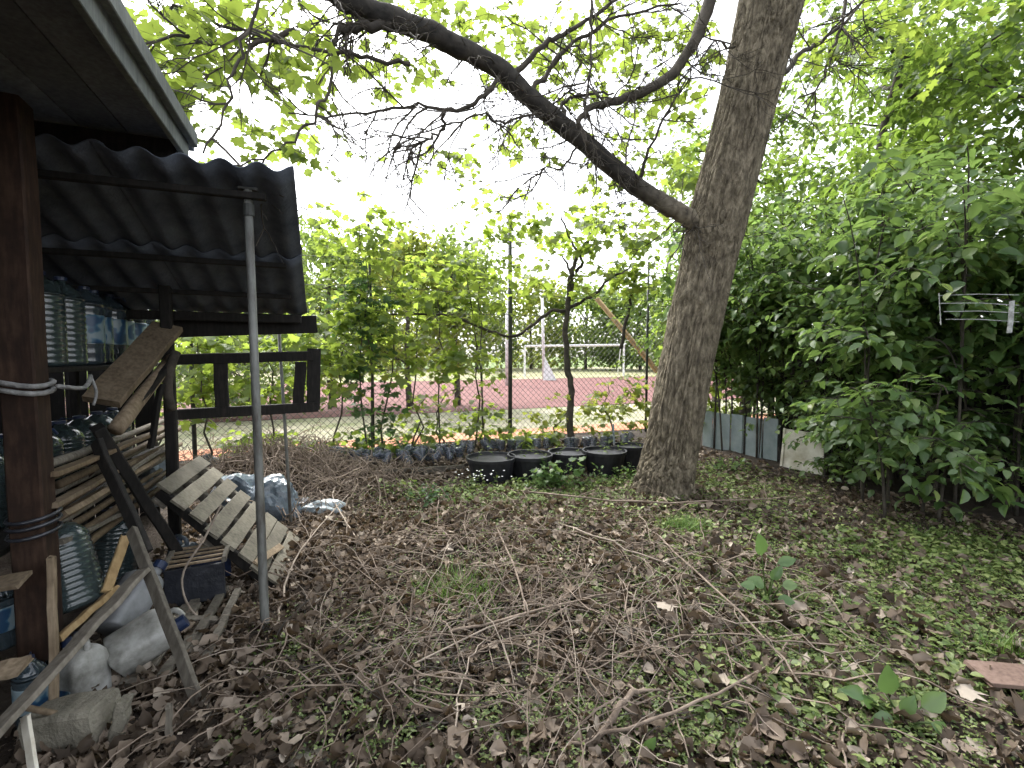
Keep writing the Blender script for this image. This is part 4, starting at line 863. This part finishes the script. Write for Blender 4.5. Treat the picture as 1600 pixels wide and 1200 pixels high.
shrub('shaded shrub near the wire rack', (4.9, 4.7, 0), 56, 3.3, .7, .135, 70, .35, lowcut=.8)
shrub('low shrub whose leaves hang to the ground left of the dark gap', (4.05, 4.75, 0), 26, 1.3, .45, .11, 60, .28, lowcut=.1)
shrub('bushy growth beside the white board', (4.55, 6.15, 0), 26, 1.5, .4, .10, 20, .3, lowcut=.15)
shrub('leafy shrub filling the gap behind the grey panels', (4.3, 7.6, 0), 26, 1.9, .3, .11, 0, .35, lowcut=.4)
shrub('small leafy shoots at the foot of the white board', (4.2, 5.85, 0), 8, .45, .15, .09, 20, .15, spn=5)
shrub('low dark leafy growth filling the gap at the right edge', (5.2, 4.3, 0), 30, 1.2, .3, .11, 20, .4, lowcut=.05)
shrub('dark shrub at the far right edge', (5.3, 4.0, 0), 34, 2.6, .5, .135, 30, .35, lowcut=1.1)
# trees over the shrubs
def side_tree(label, base, H, crown, n, size, mat='leaf_tree'):
    base = Vector(base); t = thing('tree', label, 'tree', base, 'trees behind the shrubs'); L = Leaves(); bb = MB()
    tk = spline([base, base + Vector((.1, -.1, H * .35)), base + Vector((-.2, .1, H * .7)), base + Vector((.1, 0, H))], 14); bb.tube(tk, taper(.13, .03, 15), 9)
    for k in range(16):
        i = random.randint(4, 13); d = rdir(-.05, .6); pts = wander(tk[i], d, crown * random.uniform(.6, 1.1), 8, .14); bb.tube(pts, taper(.035, .006, 9), 6)
        for q in range(n // 16):
            j = random.randint(2, 8); c = pts[j] + Vector((random.gauss(0, .35), random.gauss(0, .35), random.gauss(0, .3)))
            L.spray(c, rdir(-.5, .3), random.uniform(.35, .6), random.randint(8, 12), size, .5, .003)
    bb.build('trunk', M['bark_thin'], t, smooth=True); L.finish(OVATE, M[mat], t, 'crown', 0, M['bark_thin'])
side_tree('leafy tree behind the shrubs just right of the leaning trunk', (4.6, 9.4, 0), 6.0, 2.0, 1000, .13)
side_tree('leafy tree rising above the middle shrubs', (6.0, 7.6, 0), 6.4, 2.1, 1150, .13)
side_tree('leafy tree at the upper right corner', (7.2, 5.6, 0), 6.2, 2.1, 560, .13)
side_tree('paler tree farther back at the upper right', (9.5, 11.5, 0), 9.5, 3.0, 620, .16, 'leaf_far')
side_tree('leafy tree far behind the leaning trunk', (5.6, 13, 0), 7.0, 2.4, 520, .16, 'leaf_far')

# ================================================================== LEAF LITTER, TWIGS AND WEEDS
def yard(n, xr, yr):
    x = rng.uniform(*xr, n); y = rng.uniform(*yr, n); u = x * Dn[0] + y * Dn[1]; v = x * En[0] + y * En[1]
    k = (v > -1.25) & (u < 7.85) & (x < 5.4 - .42 * (y - 2.2)); return x[k], y[k]
def litter_arrays(x, y, s0, s1, lift=.02):
    N = len(x); z = gz(x, y) + rng.uniform(.002, lift, N); a = rng.uniform(0, 6.283, N)
    fw = np.stack([np.cos(a), np.sin(a), rng.normal(0, .35, N)], 1); nr = np.stack([rng.normal(0, .7, N), rng.normal(0, .7, N), np.ones(N)], 1)
    return np.stack([x, y, z], 1), fw, nr, rng.uniform(s0, s1, N)
x1, y1 = yard(24000, (-3.6, 5.5), (1.0, 8.4)); x2, y2 = yard(11000, (-1.9, 3.2), (1.2, 4.6))
x = np.concatenate([x1, x2]); y = np.concatenate([y1, y2])
# thinner where weeds take over on the right
keep = rng.random(len(x)) < np.where(x > 1.2 + .2 * y, .62, 1.0); x, y = x[keep], y[keep]
pos, fw, nr, sz = litter_arrays(x, y, .02, .07, .05); sz = .018 + .085 * rng.beta(1.3, 2.6, len(sz)); k = rng.random(len(pos)) < .68
cloud('leaf_litter', DEAD, pos[k], fw[k], nr[k], sz[k], M['litter'], None, 'stuff', (.1, 2.2), rnd=rng.beta(1.3, 1.7, k.sum()), jit=.055)
k = ~k; tag(cloud('maple_leaf_litter', MAPLE, pos[k], fw[k], nr[k], sz[k] * 1.05, M['litter'], None, 'stuff', (.3, 4), rnd=rng.beta(1.3, 1.7, k.sum()), jit=.10), 'crumpled brown maple leaves mixed through the litter', 'leaf litter'); bpy.data.objects['leaf_litter']['label'] = 'brown fallen leaves covering the yard'
bpy.data.objects['leaf_litter']['category'] = 'leaf litter'
xc, yc = yard(60000, (-2.2, 5.2), (1.1, 6.2)); pc, fc, nc, _ = litter_arrays(xc, yc, .01, .03, .035)
tag(cloud('leaf_crumbs', SMALL, pc, fc, nc, .006 + .028 * rng.beta(1.2, 3, len(pc)), M['litter'], None, 'stuff', (0, 3), rnd=rng.beta(1.3, 1.8, len(pc)), jit=.1), 'small crumbs of dead leaves and bark on the soil', 'leaf litter')
x, y = yard(900, (-1.4, 2.6), (1.35, 3.4)); x, y = x[:300], y[:300]
pos, fw, nr, sz = litter_arrays(x, y, .055, .105, .05); pos[:, 2] += .012; singles(MS['dead'], pos, fw, nr, sz, ground, 'leaf')
# tangle of twigs
b = MB()
def gtwig(bb, px, py, L, r, ang=None, n=9, lift=.05, bend=.16, nn=4):
    p = OnG(px, py); a = random.uniform(0, 6.283) if ang is None else ang; pts = []; x_, y_ = p.x, p.y
    for i in range(n + 1):
        pts.append(Vector((x_, y_, gzf(x_, y_) + r + .012 + lift * math.sin(math.pi * i / n) * random.uniform(.5, 1.1)))); a += random.gauss(0, bend); x_ += math.cos(a) * L / n; y_ += math.sin(a) * L / n
    bb.tube(pts, taper(r, r * .45, n + 1), nn); return pts
for k in range(520):
    px, py = random.gauss(790, 220), random.triangular(765, 1190, 860)
    if 420 < px < 1450 and py < 1230: gtwig(b, px, py, random.uniform(.25, 1.1), random.uniform(.0022, .0055), lift=random.uniform(.01, .16))
b.build('twig_tangle', M['twig'], None, 'stuff'); tag(bpy.data.objects['twig_tangle'], 'thin dry twigs tangled over the leaf litter', 'twigs')
b = MB()
for k in range(170):
    px, py = random.gauss(830, 260), random.triangular(770, 1190, 950)
    if 420 < px < 1500: gtwig(b, px, py, random.uniform(.3, 1.3), random.uniform(.0015, .0035), lift=random.uniform(.02, .18), bend=.09)
tag(b.build('dead_stalks', M['twig_pale'], None, 'stuff'), 'pale thin dead stalks lying over the twigs', 'stalks')
b = MB()
for k in range(300):
    px, py = random.gauss(800, 300), random.triangular(770, 1190, 1050)
    if 420 < px < 1500: gtwig(b, px, py, random.uniform(.2, .8), random.uniform(.0022, .006), lift=random.uniform(.0, .08), bend=.2)
tag(b.build('rotten_twigs', M['bark_thin'], None, 'stuff'), 'dark rotten twigs among the fallen leaves', 'twigs')
b = MB()
for k in range(700):
    px, py = random.gauss(450, 100), random.gauss(742, 30)
    if 285 < px < 690: gtwig(b, px, py, random.uniform(.3, 1.0), random.uniform(.0035, .008), lift=random.uniform(.02, .3), bend=.2)
b.build('brush_heap', M['twig'], None, 'stuff'); tag(bpy.data.objects['brush_heap'], 'heap of dry brushwood behind the bags at the fence', 'brush heap')
named = [((735, 760), (1000, 800), (1290, 778), .011, 'twig', 'long dry branch lying across towards the foot of the trunk'), ((745, 770), (800, 900), (822, 1000), .009, 'twig', 'grey branch running down from the flowering weeds through the litter'),
         ((862, 818), (960, 870), (1080, 905), .009, 'twig_pale', 'pale broken stick in the middle of the litter'), ((640, 1010), (860, 975), (1060, 905), .009, 'twig', 'dark bowed branch in the centre of the litter'),
         ((1000, 820), (1180, 1010), (1270, 1110), .008, 'twig', 'curved branch bending down towards the lower seedling'), ((930, 1175), (985, 1120), (1010, 1090), .016, 'twig', 'stout grey stick end near the bottom picture edge'),
         ((520, 1110), (760, 1010), (900, 950), .006, 'twig_pale', 'straight pale twig slanting up from the lower left litter'), ((700, 1200), (735, 1060), (770, 1000), .005, 'twig_pale', 'thin pale stalk standing up at the bottom centre'),
         ((430, 990), (470, 880), (560, 760), .008, 'twig_pale', 'pale arching twig rising right of the metal pole'), ((545, 750), (520, 790), (560, 850), .010, 'twig_pale', 'crooked pale root-like stick below the brush heap'),
         ((890, 1180), (1120, 1120), (1250, 1000), .008, 'twig', 'long bent twig left of the lower seedling'), ((1060, 930), (1150, 1000), (1300, 960), .005, 'twig_pale', 'thin straight pale stalk below the upper seedling')]
for (a, m, c, r, mt, lab) in named:
    pp = [OnG(*a), OnG(*m), OnG(*c)]; pts = spline([pp[0] + UP * .03, pp[1] + UP * .10, pp[2] + UP * .03], 14); pts = [q + Vector((random.gauss(0, .006), random.gauss(0, .006), random.gauss(0, .006))) for q in pts]
    bb = MB().tube(pts, taper(r, r * .5, 15), 7)
    for k in range(4):
        i = random.randint(3, 12); d = ((pts[i + 1] - pts[i]).normalized() + rdir(-.1, .5) * .9); bb.tube(wander(pts[i], d, random.uniform(.1, .3), 5, .15), taper(r * .5, r * .2, 6), 5)
    tag(bb.build('fallen_branch', M[mt], None, smooth=True), lab, 'branch', 'fallen branches on the litter')
lp = [P(345, 790, 2.9), P(320, 840, 2.75), P(285, 900, 2.65), P(300, 955, 2.6), P(350, 985, 2.55), P(410, 1000, 2.5)]
tag(MB().tube(spline(lp, 24), .006, 6).build('bent_cane', M['twig_pale'], None, smooth=True), 'thin cane bent in a loop before the pallet', 'cane')
# weeds: small leafy ground plants, thicker on the right
def weeds(name, n, sampler, s0, s1, label, lp=7, hgt=.05):
    xs_, ys_ = sampler(n); N = len(xs_); pos = []; fw = []; nr = []; sz = []
    X = np.repeat(xs_, lp); Y = np.repeat(ys_, lp); K = len(X); a = rng.uniform(0, 6.283, K); rr = rng.uniform(.004, .035, K)
    X = X + rr * np.cos(a); Y = Y + rr * np.sin(a); Z = gz(X, Y) + rng.uniform(.01, hgt, K)
    fw = np.stack([np.cos(a), np.sin(a), rng.normal(.15, .3, K)], 1); nr = np.stack([rng.normal(0, .3, K), rng.normal(0, .3, K), np.ones(K)], 1)
    o = cloud(name, SMALL if s1 < .03 else OVATE, np.stack([X, Y, Z], 1), fw, nr, rng.uniform(s0, s1, K), M['weed'], None, 'stuff', (.5, 1.5)); tag(o, label, 'weeds')
def patches(cs):
    def f(n):
        X, Y = [], []
        w = np.array([c[4] for c in cs], float); w /= w.sum()
        for c, k in zip(cs, (w * n).astype(int)):
            p = G(c[0], c[1]); sx = c[2] * p.y / F; sy = c[3] * p.y * p.y / (F * CAMH); X.append(p.x + rng.normal(0, sx, k)); Y.append(p.y + rng.normal(0, sy, k))
        X, Y = np.concatenate(X), np.concatenate(Y); u = X * Dn[0] + Y * Dn[1]; k = (u < 7.7) & (X * En[0] + Y * En[1] > -.4); return X[k], Y[k]
    return f
weeds('chickweed', 15000, patches([(1200, 960, 90, 45, 3), (1330, 900, 150, 60, 4), (1480, 960, 120, 60, 3), (1520, 870, 100, 25, 3), (1300, 1060, 160, 60, 3), (1100, 880, 60, 30, 2), (1140, 770, 80, 20, 2), (800, 900, 120, 40, 1.5), (1150, 1130, 160, 50, 2), (850, 1120, 200, 50, 1.2), (980, 772, 120, 12, 3), (760, 795, 90, 14, 3), (880, 830, 150, 25, 2), (1000, 960, 150, 60, 2), (560, 1060, 140, 70, 1.2), (700, 960, 120, 40, 1.5)]), .012, .0295, 'small pale green chickweed among the litter')
weeds('ground_weeds', 1100, patches([(1320, 850, 160, 40, 3), (1500, 870, 90, 25, 4), (1480, 1000, 120, 50, 2), (1120, 740, 60, 10, 2), (950, 765, 120, 8, 3), (730, 775, 60, 8, 2), (1250, 1090, 120, 40, 1), (1100, 820, 100, 15, 1.5)]), .03, .055, 'broader green weeds on the right side of the yard', 6, .08)
# grass tufts
def tuft(label, px, py, n, h, spread):
    p = OnG(px, py); bb = MB(); pos, fw = [], []
    vs, ts, rn = [], [], []
    for k in range(n):
        a = random.uniform(0, 6.283); q = p + Vector((random.gauss(0, spread), random.gauss(0, spread), 0)); q.z = gzf(q.x, q.y); d = Vector((math.cos(a), math.sin(a), 0)); L = h * random.uniform(.5, 1.15); w = random.uniform(.0025, .0048); sd_ = Vector((-d.y, d.x, 0)); lean = random.uniform(.25, .9); rv = random.random(); n0 = len(vs)
        for i in range(5):
            t = i / 4; c = q + UP * L * (t - .35 * lean * t * t) + d * L * lean * t * t; ww = w * (1 - t * .95); vs += [c - sd_ * ww, c + sd_ * ww]; rn += [rv, rv]
        for i in range(4): ts += [(n0 + 2 * i, n0 + 2 * i + 1, n0 + 2 * i + 3), (n0 + 2 * i, n0 + 2 * i + 3, n0 + 2 * i + 2)]
    me = np_mesh('grass_tuft', np.array([list(v) for v in vs]), np.array(ts), M['grass'], np.array(rn)); o = link(bpy.data.objects.new('grass_tuft', me)); tag(o, label, 'grass', 'grass tufts in the yard'); o['kind'] = 'stuff'
tuft('bright grass tuft at the foot of the leaning trunk', 1072, 832, 700, .15, .10)
tuft('grass tuft in the litter left of centre', 715, 935, 420, .18, .12)
tuft('grass tuft at the right picture edge', 1585, 1035, 130, .20, .06)
tuft('grassy patch right of the trunk before the shrubs', 1370, 870, 260, .10, .18)
tuft('grass patch before the low hanging shrub leaves', 1440, 850, 300, .10, .2)
tuft('grass among the weeds left of the trunk foot', 900, 785, 240, .12, .2)
# seedlings with large leaves
def seedling(label, px, py, leaves, mat='seed', name='seedling'):
    p = OnG(px, py); t = thing(name, label, 'plant', p, 'large-leaved seedlings'); bb = MB(); pos, fw, nr, sz = [], [], [], []
    for (lx, ly, ang, s, tilt) in leaves:
        q = P(lx, ly, p.y + random.uniform(-.08, .08)); bb.tube(spline([p, p.lerp(q, .5) + UP * .015, q], 6), taper(.006, .003, 7), 5)
        a = R(ang); pos.append(q); fw.append((math.cos(a), -.15, math.sin(a) * .9)); nr.append((random.gauss(0, .25), -.8, .55)); sz.append(s * 1.15)
    bb.build('stem', M['weed'], t, smooth=True)
    me = MS[mat]; singles(me, [list(q) for q in pos], fw, nr, sz, t)
seedling('blue-green broad-leaved seedling right of the litter centre', 1198, 950, [(1190, 868, 100, .13, 1), (1215, 880, 20, .10, .4), (1195, 915, 150, .11, .2), (1200, 930, 250, .10, 0), (1185, 935, 190, .09, 0), (1215, 935, -10, .09, 0), (1205, 905, 60, .09, .3), (1180, 915, 170, .08, 0), (1222, 915, 10, .08, 0), (1193, 945, 230, .07, 0), (1210, 948, -50, .07, 0)])
seedling('bright green seedling near the lower right', 1410, 1140, [(1385, 1085, 95, .12, 1), (1350, 1085, 160, .09, .3), (1395, 1120, 190, .09, .1), (1440, 1105, 40, .10, .3), (1430, 1135, -20, .11, 0), (1400, 1135, 210, .10, 0), (1455, 1130, -35, .09, 0), (1410, 1115, 70, .08, 0), (1380, 1130, 170, .07, 0), (1415, 1150, -70, .07, 0), (1365, 1105, 130, .07, 0)])
seedling('single yellowish leaf plant at the bottom picture edge', 1008, 1185, [(1008, 1172, 60, .06, .3), (1003, 1185, 200, .05, 0)])
def lowplant(label, px, py, n, h, size, mat, tm=OVATE, flowers=False):
    p = OnG(px, py); t = thing('green_plant', label, 'plant', p, 'leafy plants before the pots'); L = Leaves()
    for k in range(n): L.spray(p + Vector((random.gauss(0, .10), random.gauss(0, .06), 0)), Vector((random.gauss(0, .55), random.gauss(0, .4), 1)), h * random.uniform(.6, 1.2), 7, size, .35, .003)
    L.finish(tm, M[mat], t, 'foliage', 0, M['weed'], 'stems')
    if flowers:
        bb = MB()
        for k in range(26): q = p + Vector((random.gauss(0, .13), random.gauss(0, .08), h * random.uniform(.6, 1.1))); bb.lathe([(.004, 0), (.012, .006), (.002, .010)], 6, q)
        bb.build('flowers', M['white'], t, 'stuff')
lowplant('broad-leaved green plant before the black pots', 868, 765, 22, .34, .085, 'leaf_hedge', MAPLE)
lowplant('dark green nettle-like plant left of the pots', 672, 790, 20, .22, .06, 'leaf_ivy')
lowplant('white-flowered weed before the leftmost pot', 748, 768, 16, .22, .045, 'weed', OVATE, True)
lowplant('low green plant at the left foot of the trunk', 985, 755, 12, .22, .06, 'leaf_hedge')
lowplant('green nettle at the foot of the grey panels', 1140, 735, 14, .22, .07, 'leaf_hedge')
lowplant('leafy weed before the second pot from the left', 812, 768, 12, .2, .05, 'weed')
lowplant('leafy weed before the seedling pot', 925, 762, 14, .24, .055, 'leaf_hedge')
lowplant('green weed in front of the pale-edged board', 625, 775, 12, .2, .05, 'weed')
lowplant('tiny green sprout beside the foot of the metal pole', 455, 1012, 5, .09, .035, 'weed')
# brown board corner at the right edge
M['wood_rust'] = wood('pinkish_brown_wood', (.07, .045, .035), (.13, .088, .07), (.18, .125, .10))
a = OnG(1526, 1075); c = a + Vector((.6, -.12, 0))
tag(MB().bar(a + Vector((0, 0, .075)), c + Vector((0, 0, .085)), .17, .02, UP, 4, .003).build('board', M['wood_rust'], None), 'reddish brown board corner lying at the right picture edge', 'board')
st = OnG(480, 1185); crumple('stone', st - UP * .03, .09, .06, .04, 'foam', 'flat grey stone in the litter at the bottom edge', 'stone', 4.4)
